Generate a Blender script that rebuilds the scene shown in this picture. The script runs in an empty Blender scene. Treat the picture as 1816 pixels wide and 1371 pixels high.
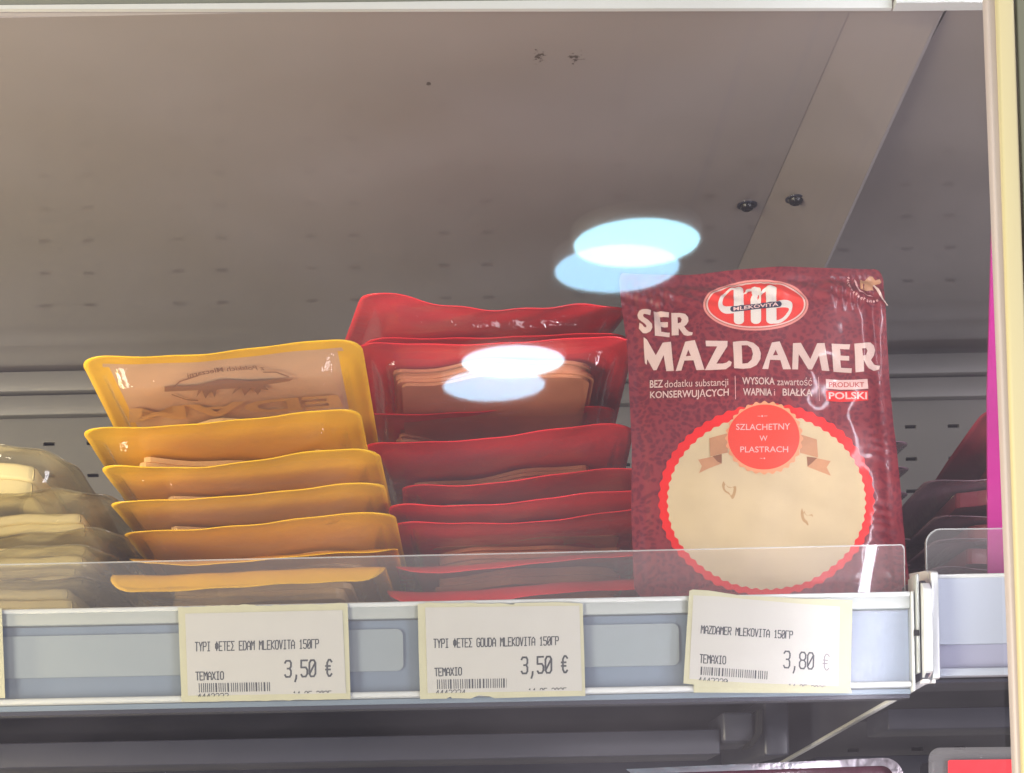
import bpy, bmesh, math, random
from mathutils import Vector, Matrix, Euler
from mathutils.geometry import tessellate_polygon
sc = bpy.context.scene
C = bpy.context.collection

# ------------------------------------------------------------------ camera
F, PX, PY, ROLL = 2880.0, 830.0, 1570.0, 0.02      # focal length and optical centre in photograph pixels
cd = bpy.data.cameras.new("camera"); cam = bpy.data.objects.new("camera", cd); C.objects.link(cam)
cd.sensor_width = 36; cd.lens = F/1816*36
cd.shift_x = (908-PX)/1816; cd.shift_y = (PY-685.5)/1816
cd.clip_start = .01; cd.clip_end = 50
cam.matrix_world = Matrix.Rotation(math.pi/2, 4, 'X') @ Matrix.Rotation(-ROLL, 4, 'Z')
sc.camera = cam

def P(u, v, Y):
    du, dv = u-PX, v-PY; c, s = math.cos(ROLL), math.sin(ROLL)
    return Vector(((du*c-dv*s)/F*Y, Y, (-du*s-dv*c)/F*Y))

# ------------------------------------------------------------------ world and lamps
w = bpy.data.worlds.new("World"); sc.world = w; w.use_nodes = True
w.node_tree.nodes["Background"].inputs[0].default_value = (.60, .56, .66, 1)
w.node_tree.nodes["Background"].inputs[1].default_value = .28
sc.view_settings.view_transform = 'Standard'; sc.view_settings.look = 'None'
sc.view_settings.exposure = 0; sc.view_settings.gamma = 1
sc.cycles.transparent_max_bounces = 48; sc.cycles.max_bounces = 10
sc.cycles.caustics_reflective = False; sc.cycles.caustics_refractive = False

def area(name, loc, target, sx, sy, col, e):
    l = bpy.data.lights.new(name, 'AREA'); l.shape = 'RECTANGLE'; l.size = sx; l.size_y = sy
    l.color = col; l.energy = e
    o = bpy.data.objects.new(name, l); C.objects.link(o); o.location = loc
    d = Vector(target)-Vector(loc)
    o.rotation_euler = d.to_track_quat('-Z', 'Y').to_euler()
    return o
area("led_strip_warm", (-.50, .655, .10), (-.05, .95, .24), .03, .80, (1, .80, .46), 3.7)
area("led_strip_cool", (.213, .664, .16), (-.10, .95, .30), .006, .70, (.93, .89, 1), .62)
area("fill_light_left", (-2.6, -1.8, -.80), (0, .8, .15), 1.1, 3.2, (1, .91, .76), 240)  # added fill light, set low to brighten the undersides of the packs
area("fill_light_right", (2.5, -2.0, -.80), (0, .8, .15), 1.1, 3.2, (.96, .91, 1), 124)  # matching added fill from the right, not a lamp of the shop

# ------------------------------------------------------------------ materials
def mat(name): 
    m = bpy.data.materials.new(name); m.use_nodes = True
    return m, m.node_tree, m.node_tree.nodes["Principled BSDF"]
def noise(nt, scale, detail=4, vec=None, rough=.55):
    n = nt.nodes.new("ShaderNodeTexNoise"); n.inputs["Scale"].default_value = scale
    n.inputs["Detail"].default_value = detail; n.inputs["Roughness"].default_value = rough
    if vec is None:
        t = nt.nodes.new("ShaderNodeTexCoord"); vec = t.outputs["Object"]
    nt.links.new(vec, n.inputs["Vector"]); return n
def solid(name, col, rough=.4, var=.06, scale=40, bump=0, bscale=120, metal=0, coat=0, spec=.5, trans=0):
    m, nt, p = mat(name)
    n = noise(nt, scale)
    r = nt.nodes.new("ShaderNodeValToRGB")
    r.color_ramp.elements[0].position = .3; r.color_ramp.elements[1].position = .7
    r.color_ramp.elements[0].color = tuple(max(0, c*(1-var)) for c in col)+(1,)
    r.color_ramp.elements[1].color = tuple(min(1, c*(1+var)) for c in col)+(1,)
    nt.links.new(n.outputs["Fac"], r.inputs[0]); nt.links.new(r.outputs[0], p.inputs["Base Color"])
    p.inputs["Roughness"].default_value = rough; p.inputs["Metallic"].default_value = metal
    p.inputs["Specular IOR Level"].default_value = spec
    if coat: p.inputs["Coat Weight"].default_value = coat; p.inputs["Coat Roughness"].default_value = .06
    if bump:
        b = nt.nodes.new("ShaderNodeBump"); b.inputs["Strength"].default_value = 1
        b.inputs["Distance"].default_value = bump
        n2 = noise(nt, bscale, 3); nt.links.new(n2.outputs["Fac"], b.inputs["Height"])
        nt.links.new(b.outputs[0], p.inputs["Normal"])
        if coat: nt.links.new(b.outputs[0], p.inputs["Coat Normal"])
    if trans:
        tl = nt.nodes.new("ShaderNodeBsdfTranslucent"); nt.links.new(r.outputs[0], tl.inputs[0])
        mx = nt.nodes.new("ShaderNodeMixShader"); mx.inputs[0].default_value = trans
        nt.links.new(p.outputs[0], mx.inputs[1]); nt.links.new(tl.outputs[0], mx.inputs[2])
        nt.links.new(mx.outputs[0], nt.nodes["Material Output"].inputs[0])
    return m
def schlick(nt, gain):
    """same reflectance from both sides of a thin sheet"""
    lw = nt.nodes.new("ShaderNodeLayerWeight"); lw.inputs[0].default_value = .5
    pw = nt.nodes.new("ShaderNodeMath"); pw.operation = 'POWER'; pw.inputs[1].default_value = 5
    nt.links.new(lw.outputs["Facing"], pw.inputs[0])
    k = nt.nodes.new("ShaderNodeMath"); k.operation = 'MULTIPLY_ADD'; k.inputs[1].default_value = .9; k.inputs[2].default_value = .042*gain; k.use_clamp = True
    nt.links.new(pw.outputs[0], k.inputs[0]); return k
def clear(name, tint=(1, 1, 1), haze=.05, hazecol=(.9, .9, .9), gloss=1.6, rough=.06, bump=.0, bscale=60):
    m = bpy.data.materials.new(name); m.use_nodes = True; nt = m.node_tree
    nt.nodes.remove(nt.nodes["Principled BSDF"]); out = nt.nodes["Material Output"]
    t = nt.nodes.new("ShaderNodeBsdfTransparent"); t.inputs[0].default_value = tint+(1,)
    d = nt.nodes.new("ShaderNodeBsdfDiffuse"); d.inputs[0].default_value = hazecol+(1,)
    g = nt.nodes.new("ShaderNodeBsdfGlossy"); g.inputs["Roughness"].default_value = rough
    m1 = nt.nodes.new("ShaderNodeMixShader"); m1.inputs[0].default_value = haze
    nt.links.new(t.outputs[0], m1.inputs[1]); nt.links.new(d.outputs[0], m1.inputs[2])
    k = schlick(nt, gloss)
    m2 = nt.nodes.new("ShaderNodeMixShader"); nt.links.new(k.outputs[0], m2.inputs[0])
    nt.links.new(m1.outputs[0], m2.inputs[1]); nt.links.new(g.outputs[0], m2.inputs[2])
    nt.links.new(m2.outputs[0], out.inputs[0])
    if bump:
        b = nt.nodes.new("ShaderNodeBump"); b.inputs["Distance"].default_value = bump
        n2 = noise(nt, bscale, 3); nt.links.new(n2.outputs["Fac"], b.inputs["Height"])
        nt.links.new(b.outputs[0], g.inputs["Normal"])
    return m

M = {}
M['paint'] = solid("shelf_paint_grey", (.56, .54, .53), .35, .03, 6)
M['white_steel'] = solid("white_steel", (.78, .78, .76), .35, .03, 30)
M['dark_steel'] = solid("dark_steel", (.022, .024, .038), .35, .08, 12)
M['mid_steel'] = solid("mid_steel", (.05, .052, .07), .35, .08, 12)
M['wall'] = solid("back_wall_steel", (.185, .18, .17), .4, .03, 5)
M['slot'] = solid("slot_black", (.008, .008, .008), .9, .1)
M['rail_back'] = solid("rail_blue_grey", (.18, .225, .275), .35, .07, 20)
M['rail_top'] = solid("rail_pale", (.36, .385, .37), .3, .03, 20)
M['rail_lip'] = solid("rail_lip_white", (.54, .56, .55), .2, .02, 20, coat=.6)
M['pale_panel'] = solid("pale_strip", (.30, .335, .325), .45, .04, 14)
M['rail_blue'] = solid("rail_cool_white", (.38, .42, .49), .35, .03, 20)
M['rail_blue_low'] = solid("rail_cool_low", (.30, .31, .40), .35, .03, 20)
M['cover'] = clear("rail_cover_plastic", (.97, .98, 1), .04, (.8, .85, .9), .8, .38, .00015, 30)
M['guard'] = clear("guard_acrylic", (.96, .96, .97), .09, (.88, .86, .88), 1.2, .05, .0001, 25)
M['guard_edge'] = clear("guard_edge", (.9, .92, .92), .30, (.85, .87, .87), 1.2, .2)
M['paper'] = solid("label_paper", (.43, .425, .40), .55, .02, 60, bump=.00003, bscale=400)
M['backing'] = solid("label_backing", (.43, .42, .295), .6, .05, 60)
M['ink'] = solid("thermal_ink", (.06, .065, .075), .6, .3, 900)
M['ink_faded'] = solid("thermal_ink_faded", (.17, .155, .18), .6, .3, 900)
M['tray'] = clear("tray_plastic", (.985, .98, .975), .012, (.9, .85, .8), 1.3, .045, .0012, 95)
M['tray_foggy'] = clear("foggy_tray_plastic", (.985, .97, .90), .06, (.92, .86, .66), 2.2, .05, .0016, 45)
M['yellow'] = solid("yellow_film", (.97, .56, .022), .38, .05, 22, bump=.0011, bscale=27, coat=.15, trans=.04)
M['red'] = solid("red_film", (.97, .035, .05), .34, .10, 18, bump=.0013, bscale=27, coat=.3, trans=.04)
M['tan'] = solid("tan_film", (.76, .50, .30), .3, .08, 25, bump=.0004, bscale=45, coat=.3, trans=.08)
M['brown'] = solid("brown_print", (.30, .15, .08), .4, .1, 30)
M['faint_print'] = solid("faint_ochre_print", (.74, .45, .17), .4, .06, 30)
M['cheese'] = solid("edam_cheese", (.86, .60, .28), .45, .06, 60, bump=.0001)
M['cheese_o'] = solid("gouda_cheese", (.64, .29, .15), .45, .08, 60, bump=.0001)
M['cheese_p'] = solid("pale_cheese", (.84, .71, .40), .45, .06, 40, bump=.0001)
M['clear_lid'] = clear("clear_film", (.985, .97, .90), .09, (.92, .84, .64), 2.0, .07, .0012, 40)
M['clear_edge'] = clear("clear_flange_edge", (.9, .85, .75), .5, (.85, .76, .55), 1.5, .2)
M['maroon_dark'] = solid("dark_maroon_film", (.32, .03, .05), .3, .15, 25, bump=.0004, bscale=50, coat=.3)
M['pink_flange'] = clear("pink_flange", (.85, .7, .75), .5, (.70, .48, .58), 1.5, .2, .0003)
M['magenta'] = solid("magenta_card", (.40, .010, .20), .35, .08, 18, coat=.2)
M['gasket'] = solid("door_gasket_white", (.56, .50, .50), .45, .03, 10)
M['door'] = solid("door_frame_yellowish", (.58, .53, .31), .45, .03, 4)
M['door_grey'] = solid("door_frame_grey", (.16, .17, .13), .5, .05, 10)
M['bolt'] = solid("bolt_black", (.03, .03, .03), .3, .1, 200, metal=.8)
M['foil'] = solid("foil_edge", (.50, .45, .48), .28, .1, 60, metal=1, bump=.0007, bscale=130)
M['plum'] = solid("plum_film", (.055, .008, .02), .25, .2, 40, bump=.0005, bscale=80, coat=.5)
# print colours on the upright pack
def film(name, col, rough=.4, var=.04, coat=.25): return solid(name, col, rough, var, 60, bump=.00020, bscale=34, coat=coat)
M['p_white'] = film("print_cream_pink", (.56, .40, .35))
M['p_pink'] = film("print_pale_pink", (.66, .36, .34))
M['p_logo_pink'] = film("print_logo_rim", (.62, .21, .18))
M['p_logo_white'] = film("print_logo_white", (.60, .54, .49))
M['p_red'] = film("print_red", (.60, .03, .018))
M['p_ring'] = film("print_ring_red", (.66, .012, .010))
M['p_seal'] = film("print_seal_red", (.62, .042, .02))
M['p_scallop'] = film("print_scallop_bronze", (.62, .26, .13))
M['p_ribbon'] = film("print_ribbon_copper", (.44, .215, .11), var=.18)
M['p_ribbon_d'] = film("print_ribbon_dark", (.22, .09, .045))
M['p_dark_red'] = film("print_dark_red", (.42, .05, .045))
M['p_navy'] = film("print_navy", (.02, .02, .05))
M['p_cheese'] = film("print_cheese", (.50, .39, .235), .6, .05, 0)
M['p_hole'] = film("print_cheese_hole", (.36, .22, .10), .5, .12)
M['p_badge'] = film("print_badge_white", (.64, .42, .38))

def damask():
    m, nt, p = mat("maroon_damask_film")
    tc = nt.nodes.new("ShaderNodeTexCoord")
    nd = noise(nt, 70, 2, tc.outputs["Object"])
    mv = nt.nodes.new("ShaderNodeVectorMath"); mv.operation = 'MULTIPLY_ADD'
    mv.inputs[1].default_value = (.010, .010, .010)
    nt.links.new(nd.outputs["Color"], mv.inputs[0]); nt.links.new(tc.outputs["Object"], mv.inputs[2])
    v = nt.nodes.new("ShaderNodeTexVoronoi"); v.inputs["Scale"].default_value = 400; v.feature = 'SMOOTH_F1'
    v.inputs["Smoothness"].default_value = .4
    nt.links.new(mv.outputs[0], v.inputs["Vector"])
    r = nt.nodes.new("ShaderNodeValToRGB"); r.color_ramp.elements[0].position = .30; r.color_ramp.elements[1].position = .62
    r.color_ramp.elements[0].color = (.13, .010, .019, 1); r.color_ramp.elements[1].color = (.215, .022, .028, 1)
    nt.links.new(v.outputs["Distance"], r.inputs[0])
    n = noise(nt, 14, 3, tc.outputs["Object"])
    mx = nt.nodes.new("ShaderNodeMixRGB"); mx.blend_type = 'MULTIPLY'; mx.inputs[0].default_value = .5
    r2 = nt.nodes.new("ShaderNodeValToRGB"); r2.color_ramp.elements[0].position = .35; r2.color_ramp.elements[1].position = .65
    r2.color_ramp.elements[0].color = (.7, .7, .8, 1)
    nt.links.new(n.outputs["Fac"], r2.inputs[0])
    nt.links.new(r.outputs[0], mx.inputs[1]); nt.links.new(r2.outputs[0], mx.inputs[2])
    nt.links.new(mx.outputs[0], p.inputs["Base Color"])
    p.inputs["Roughness"].default_value = .38; p.inputs["Coat Weight"].default_value = .4; p.inputs["Coat Roughness"].default_value = .06
    b = nt.nodes.new("ShaderNodeBump"); b.inputs["Distance"].default_value = .00020
    n2 = noise(nt, 34, 3, tc.outputs["Object"]); nt.links.new(n2.outputs["Fac"], b.inputs["Height"])
    nt.links.new(b.outputs[0], p.inputs["Normal"]); nt.links.new(b.outputs[0], p.inputs["Coat Normal"])
    return m
M['damask'] = damask()

def ceiling_mat():
    m, nt, p = mat("upper_shelf_underside_paint")
    tc = nt.nodes.new("ShaderNodeTexCoord")
    base = nt.nodes.new("ShaderNodeRGB"); base.outputs[0].default_value = (.31, .272, .252, 1)
    # rusty specks: two scraped spots, thresholded noise inside small discs
    cur = base.outputs[0]
    n = noise(nt, 420, 3, tc.outputs["Object"], .7)
    for (u, v, rad, thr) in ((956, 100, .0045, .56), (1020, 103, .0055, .58), (760, 149, .0012, .42)):
        c = P(u, v, 1); c = c*(CEIL_Z/c.z)
        dm = nt.nodes.new("ShaderNodeVectorMath"); dm.operation = 'DISTANCE'; dm.inputs[1].default_value = (c.x, c.y, c.z)
        sx = nt.nodes.new("ShaderNodeVectorMath"); sx.operation = 'MULTIPLY'; sx.inputs[1].default_value = (1, .55, 1)
        dm.inputs[1].default_value = (c.x, (c.y-.75)*.55, 0)
        nt.links.new(tc.outputs["Object"], sx.inputs[0]); nt.links.new(sx.outputs[0], dm.inputs[0])
        lt = nt.nodes.new("ShaderNodeMapRange"); lt.inputs["From Min"].default_value = 0; lt.inputs["From Max"].default_value = rad
        lt.inputs["To Min"].default_value = .12; lt.inputs["To Max"].default_value = -.05
        nt.links.new(dm.outputs["Value"], lt.inputs["Value"])
        ad = nt.nodes.new("ShaderNodeMath"); ad.operation = 'ADD'
        nt.links.new(lt.outputs[0], ad.inputs[0]); nt.links.new(n.outputs["Fac"], ad.inputs[1])
        gt = nt.nodes.new("ShaderNodeMapRange"); gt.inputs["From Min"].default_value = thr; gt.inputs["From Max"].default_value = thr+.05
        nt.links.new(ad.outputs[0], gt.inputs["Value"])
        ins = nt.nodes.new("ShaderNodeMath"); ins.operation = 'LESS_THAN'; ins.inputs[1].default_value = rad
        nt.links.new(dm.outputs["Value"], ins.inputs[0])
        mu = nt.nodes.new("ShaderNodeMath"); mu.operation = 'MULTIPLY'
        nt.links.new(ins.outputs[0], mu.inputs[0]); nt.links.new(gt.outputs[0], mu.inputs[1])
        mx = nt.nodes.new("ShaderNodeMixRGB"); mx.inputs[2].default_value = (.07, .05, .035, 1)
        nt.links.new(mu.outputs[0], mx.inputs[0]); nt.links.new(cur, mx.inputs[1]); cur = mx.outputs[0]
    # dried drip streaks running from front to back
    mp = nt.nodes.new("ShaderNodeMapping"); mp.inputs["Scale"].default_value = (130, 1.2, 1)
    nt.links.new(tc.outputs["Object"], mp.inputs[0])
    sn = noise(nt, 1, 3, mp.outputs[0])
    sr = nt.nodes.new("ShaderNodeMapRange"); sr.inputs["From Min"].default_value = .56; sr.inputs["From Max"].default_value = .72
    sr.inputs["To Max"].default_value = .22
    nt.links.new(sn.outputs["Fac"], sr.inputs["Value"])
    sp = nt.nodes.new("ShaderNodeSeparateXYZ"); nt.links.new(tc.outputs["Object"], sp.inputs[0])
    g1 = nt.nodes.new("ShaderNodeMapRange"); g1.inputs["From Min"].default_value = .05; g1.inputs["From Max"].default_value = .09
    nt.links.new(sp.outputs["X"], g1.inputs["Value"])
    mu = nt.nodes.new("ShaderNodeMath"); mu.operation = 'MULTIPLY'
    nt.links.new(sr.outputs[0], mu.inputs[0]); nt.links.new(g1.outputs[0], mu.inputs[1])
    mx = nt.nodes.new("ShaderNodeMixRGB"); mx.inputs[2].default_value = (.22, .20, .24, 1)
    nt.links.new(mu.outputs[0], mx.inputs[0]); nt.links.new(cur, mx.inputs[1]); cur = mx.outputs[0]
    nt.links.new(cur, p.inputs["Base Color"])
    p.inputs["Roughness"].default_value = .32
    p.inputs["Coat Weight"].default_value = 1; p.inputs["Coat Roughness"].default_value = .03; p.inputs["Coat IOR"].default_value = 2.0
    b = nt.nodes.new("ShaderNodeBump"); b.inputs["Distance"].default_value = .0002
    n2 = noise(nt, 6, 1, tc.outputs["Object"]); nt.links.new(n2.outputs["Fac"], b.inputs["Height"])
    nt.links.new(b.outputs[0], p.inputs["Normal"]); nt.links.new(b.outputs[0], p.inputs["Coat Normal"])
    return m
CEIL_Z = .404

# ------------------------------------------------------------------ object helpers
def thing(name, label, cat, loc=(0, 0, 0), rot=(0, 0, 0), group=None):
    o = bpy.data.objects.new(name, None); C.objects.link(o); o.empty_display_size = .02
    o.location = loc; o.rotation_euler = rot; o['label'] = label; o['category'] = cat
    if group: o['group'] = group
    return o
def mesh(name, V, Fc, m, parent=None, smooth=False, local=False):
    if parent is not None and not local:
        off = Vector((0, 0, 0)); q = parent
        while q is not None: off += q.location; q = q.parent
        V = [Vector(v)-off for v in V]
    me = bpy.data.meshes.new(name); me.from_pydata([tuple(v) for v in V], [], Fc); me.update()
    if smooth:
        for p in me.polygons: p.use_smooth = True
    me.materials.append(M[m] if isinstance(m, str) else m)
    o = bpy.data.objects.new(name, me); C.objects.link(o)
    if parent is not None: o.parent = parent
    return o
def struct(o): o['kind'] = 'structure'; return o
def bevel(o, w_, seg=2):
    bm = bmesh.new(); bm.from_mesh(o.data)
    bmesh.ops.recalc_face_normals(bm, faces=bm.faces)
    bmesh.ops.bevel(bm, geom=[e for e in bm.edges if e.calc_face_angle(0) > .5], offset=w_, segments=seg, affect='EDGES', profile=.5)
    for f in bm.faces: f.smooth = True
    bm.to_mesh(o.data); bm.free(); return o
def box(name, x0, x1, y0, y1, z0, z1, m, parent=None, bv=0, shear=0):
    V = [(x, y, z+shear*(x-x0)) for x in (x0, x1) for y in (y0, y1) for z in (z0, z1)]
    Fc = [(0, 1, 3, 2), (4, 6, 7, 5), (0, 4, 5, 1), (2, 3, 7, 6), (0, 2, 6, 4), (1, 5, 7, 3)]
    o = mesh(name, V, Fc, m, parent)
    if bv: bevel(o, bv)
    return o
def prism(name, poly, axis, a0, a1, m, parent=None, bv=0):
    """poly = 2-D outline, extruded along axis from a0 to a1"""
    n = len(poly)
    def pt(p, a): return (a, p[0], p[1]) if axis == 'x' else (p[0], a, p[1])
    V = [pt(p, a0) for p in poly]+[pt(p, a1) for p in poly]
    Fc = [tuple(range(n)), tuple(range(2*n-1, n-1, -1))]+[(i, (i+1) % n, n+(i+1) % n, n+i) for i in range(n)]
    o = mesh(name, V, Fc, m, parent)
    bm = bmesh.new(); bm.from_mesh(o.data); bmesh.ops.recalc_face_normals(bm, faces=bm.faces); bm.to_mesh(o.data); bm.free()
    if bv: bevel(o, bv)
    return o

# ------------------------------------------------------------------ the cabinet
BACK = 1.265; FR = .75
M['ceiling'] = ceiling_mat()
# upper shelf
up = thing("upper_shelf", "underside of the grey steel shelf above the cheese packs, white rail along its front edge", "shelf", (0, FR, CEIL_Z))
box("shelf_panel", -.75, .1860, .7485, BACK, CEIL_Z, CEIL_Z+.014, 'ceiling', up)
V = []; Fc = []
NB = 60
for k in range(NB+1):
    yy = .7485+(BACK-.004-.7485)*k/NB; dzz = .0002+.0518*(k/NB)**1.06
    for xx, zz in ((.18615, CEIL_Z+.0004), (.2000, CEIL_Z-.30*dzz), (.2285, CEIL_Z-dzz), (.2305, CEIL_Z-dzz+.001), (.2305, CEIL_Z+.014), (.18615, CEIL_Z+.014)): V.append((xx, yy, zz))
for k in range(NB):
    for q in range(6): Fc.append((k*6+q, k*6+(q+1) % 6, k*6+6+(q+1) % 6, k*6+6+q))
Fc += [(0, 1, 2, 3, 4, 5), tuple(NB*6+q for q in (5, 4, 3, 2, 1, 0))]
o = mesh("folded_end_panel", V, Fc, 'ceiling', up)
bm = bmesh.new(); bm.from_mesh(o.data); bmesh.ops.recalc_face_normals(bm, faces=bm.faces); bm.to_mesh(o.data); bm.free()
for p_ in o.data.polygons: p_.use_smooth = True
o.data.set_sharp_from_angle(angle=.5)
# front rail of the upper shelf, slightly out of level
V = []; 
a = P(-300, 14, .738); b = P(900, 6, .738); c = P(1590, 1, .738)
def strip_px(name, top, bot, Y0, Y1, m, parent):
    V = []
    for (p, q) in zip(top, bot):
        for Y, r in ((Y0, p), (Y0, q), (Y1, q), (Y1, p)):
            k = P(r[0], r[1], Y0); V.append((k.x, Y, k.z))
    n = len(top); Fc = []
    for i in range(n-1):
        o = i*4
        for k in range(4): Fc.append((o+k, o+(k+1) % 4, o+4+(k+1) % 4, o+4+k))
    Fc += [(0, 1, 2, 3), tuple((n-1)*4+k for k in (3, 2, 1, 0))]
    o = mesh(name, V, Fc, m, parent)
    bm = bmesh.new(); bm.from_mesh(o.data); bmesh.ops.recalc_face_normals(bm, faces=bm.faces); bm.to_mesh(o.data); bm.free()
    return o
strip_px("front_rail", [(-400, 10), (0, 9), (600, 4), (1582, -6)], [(-400, 17), (0, 16), (600, 16), (1582, 14)], .7455, .748, 'rail_lip', up)
strip_px("rail_dark_cap", [(-400, -60), (0, -60), (1582, -60)], [(-400, 9), (0, 8.5), (1100, -1)], .7460, .7478, 'door_grey', up)
def bolt(u, v, label, drop=0):
    c = P(u, v, 1); c = c*((CEIL_Z-drop)/c.z)
    t = thing("bolt", label, "bolt", (c.x, c.y, CEIL_Z-drop-.003))
    V = []; Fc = []; n = 20
    prof = [(.0042, .003), (.0042, .0012), (.0034, 0), (.0022, -.0006), (.0018, -.0006), (.0016, .0006)]
    for r, z in prof:
        for k in range(n): V.append((r*math.cos(2*math.pi*k/n), r*math.sin(2*math.pi*k/n), z))
    for j in range(len(prof)-1):
        for k in range(n): Fc.append((j*n+k, j*n+(k+1) % n, (j+1)*n+(k+1) % n, (j+1)*n+k))
    Fc.append(tuple(range((len(prof)-1)*n, len(prof)*n)))
    mesh("head", V, Fc, 'bolt', t, True, True)
    V = []; 
    for r in (.0060, .0046):
        for k in range(n): V.append((r*math.cos(2*math.pi*k/n), r*math.sin(2*math.pi*k/n), .0022))
    for r in (.0060, .0046):
        for k in range(n): V.append((r*math.cos(2*math.pi*k/n), r*math.sin(2*math.pi*k/n), .0029))
    Fc = [(k, (k+1) % n, n+(k+1) % n, n+k) for k in range(n)]+[(k, 2*n+k, 2*n+(k+1) % n, (k+1) % n) for k in range(n)]
    mesh("washer", V, Fc, 'dark_steel', t, False, True)
bolt(1325, 363, "black bolt under the upper shelf, the left one beside the seam")
bolt(1411, 352, "black bolt under the upper shelf, the right one past the seam", .0062)
# next bay's upper shelf
ub = thing("upper_shelf", "darker underside of the neighbouring bay's shelf at top right, past the slanting bracket", "shelf", (.3, FR, CEIL_Z+.01))
box("shelf_panel", .2335, .95, .748, BACK, CEIL_Z+.003, CEIL_Z+.018, 'ceiling', ub)
strip_px("front_rail", [(1590, -8), (1900, -12)], [(1590, 5), (1900, 2)], .740, .747, 'rail_lip', ub)

# back wall: panel with real slots
def back_panel(name, x0, x1, z0, z1, cols, rows, sw, sh, y, m):
    xs = sorted({x0, x1}); zs = sorted({z0, z1})
    for cx in cols: xs += [cx-sw/2, cx+sw/2]
    for cz in rows: zs += [cz-sh/2, cz+sh/2]
    xs = sorted(xs); zs = sorted(zs); V = []; Fc = []
    idx = {}
    for i, x in enumerate(xs):
        for j, z in enumerate(zs): idx[i, j] = len(V); V.append((x, y, z))
    cs = set(round(c, 5) for c in cols); rs = set(round(r, 5) for r in rows)
    for i in range(len(xs)-1):
        for j in range(len(zs)-1):
            cx = (xs[i]+xs[i+1])/2; cz = (zs[j]+zs[j+1])/2
            hole = any(abs(cx-c) < 1e-4 for c in cs) and any(abs(cz-r) < 1e-4 for r in rs)
            if not hole: Fc.append((idx[i, j], idx[i+1, j], idx[i+1, j+1], idx[i, j+1]))
            else:
                q = [(xs[i], zs[j]), (xs[i+1], zs[j]), (xs[i+1], zs[j+1]), (xs[i], zs[j+1])]
                b0 = len(V)
                for X, Z in q: V.append((X, y+.004, Z))
                s = [idx[i, j], idx[i+1, j], idx[i+1, j+1], idx[i, j+1]]
                for k in range(4): Fc.append((s[k], s[(k+1) % 4], b0+(k+1) % 4, b0+k))
    return mesh(name, V, Fc, m)
S1 = P(1615, 757, BACK); S2 = P(1690, 755, BACK)
left0 = P(163, 540, BACK).x
cols = []
k = -6
base1 = P(82, 545, BACK).x
for k in range(-5, 7):
    for d in (0, .0338):
        x = base1+.1036*k+d
        if x < S1.x-.03: cols.append(x)
x = S1.x
for k in range(0, 6):
    for d in (0, .0333): cols.append(x+.1036*k+d)
rows = [S1.z-.0251*k for k in range(0, 22)]
wl = struct(back_panel("wall", -1.0, 1.2, -.45, .70, [c for c in cols], rows, .0088, .0027, BACK, 'wall'))
hl = box("slot_void", -1.0, 1.2, BACK+.012, BACK+.03, -.45, .7, 'slot'); hl['kind'] = 'structure'
# stepped ledge strips at the top of the back wall
zt = P(900, 726, BACK).z
lg = thing("ledge_strip", "pair of thin grey horizontal ledge strips along the top of the back wall", "trim", (0, BACK-.01, zt))
box("upper_strip", -.9, 1.0, BACK-.016, BACK-.001, zt+.0165, CEIL_Z-.002, 'wall', lg, .0008)
box("lower_strip", -.9, 1.0, BACK-.010, BACK-.001, zt, zt+.0155, 'wall', lg, .0008)

# lower shelf
ZT = P(900, 1068, FR).z    # rail top
ZB = P(900, 1236, FR).z
SH_R = P(1612, 1150, .745).x
ls = thing("lower_shelf", "white front railed shelf that carries the cheese packs, price channel along its front", "shelf", (0, FR, ZB))
box("shelf_plate", -.75, SH_R+.001, .752, BACK-.003, .124, .129, 'white_steel', ls)
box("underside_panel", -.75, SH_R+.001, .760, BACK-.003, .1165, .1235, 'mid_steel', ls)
def cz(v, Y=.745): return P(900, v, Y).z
# front profile (rail): pieces stacked in z, each with own depth
sh = 0.0
x0r, x1r = -.75, SH_R
prism("rail_back", [(.7455, cz(1096)), (.751, cz(1096)), (.751, cz(1243)), (.7455, cz(1243))], 'x', x0r, x1r, 'rail_back', ls)
prism("rail_top_lip", [(.7415, cz(1074)), (.7415, cz(1096)+.0002), (.7455, cz(1096)+.0002), (.751, cz(1070)), (.749, cz(1067)), (.743, cz(1068))], 'x', x0r, x1r, 'rail_top', ls, .0006)
prism("rail_edge_bead", [(.7408, cz(1066)), (.7408, cz(1073)), (.7424, cz(1075)), (.7424, cz(1065))], 'x', x0r, x1r, 'rail_lip', ls, .0006)
prism("rail_bottom_lip", [(.7408, cz(1224)), (.7408, cz(1233)), (.7453, cz(1236)), (.7453, cz(1221))], 'x', x0r, x1r, 'rail_lip', ls, .0008)
prism("rail_lower_skirt", [(.7440, cz(1236)), (.7440, cz(1245)), (.7452, cz(1245)), (.7452, cz(1236))], 'x', x0r, x1r, 'rail_back', ls)
prism("rail_return", [(.7453, cz(1244)), (.7453, cz(1252)), (.762, cz(1256, .762)), (.764, cz(1246, .762))], 'x', x0r, x1r, 'mid_steel', ls)
prism("channel_cover", [(.7412, cz(1097)), (.7418, cz(1097)), (.7418, cz(1224)), (.7412, cz(1224))], 'x', x0r, x1r-.001, 'cover', ls)
prism("rail_end_cap", [(.7398, cz(1066)), (.7398, cz(1242)), (.7512, cz(1245)), (.7512, cz(1066))], 'x', x1r+.0001, x1r+.0013, 'rail_lip', ls, .0004)
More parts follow.
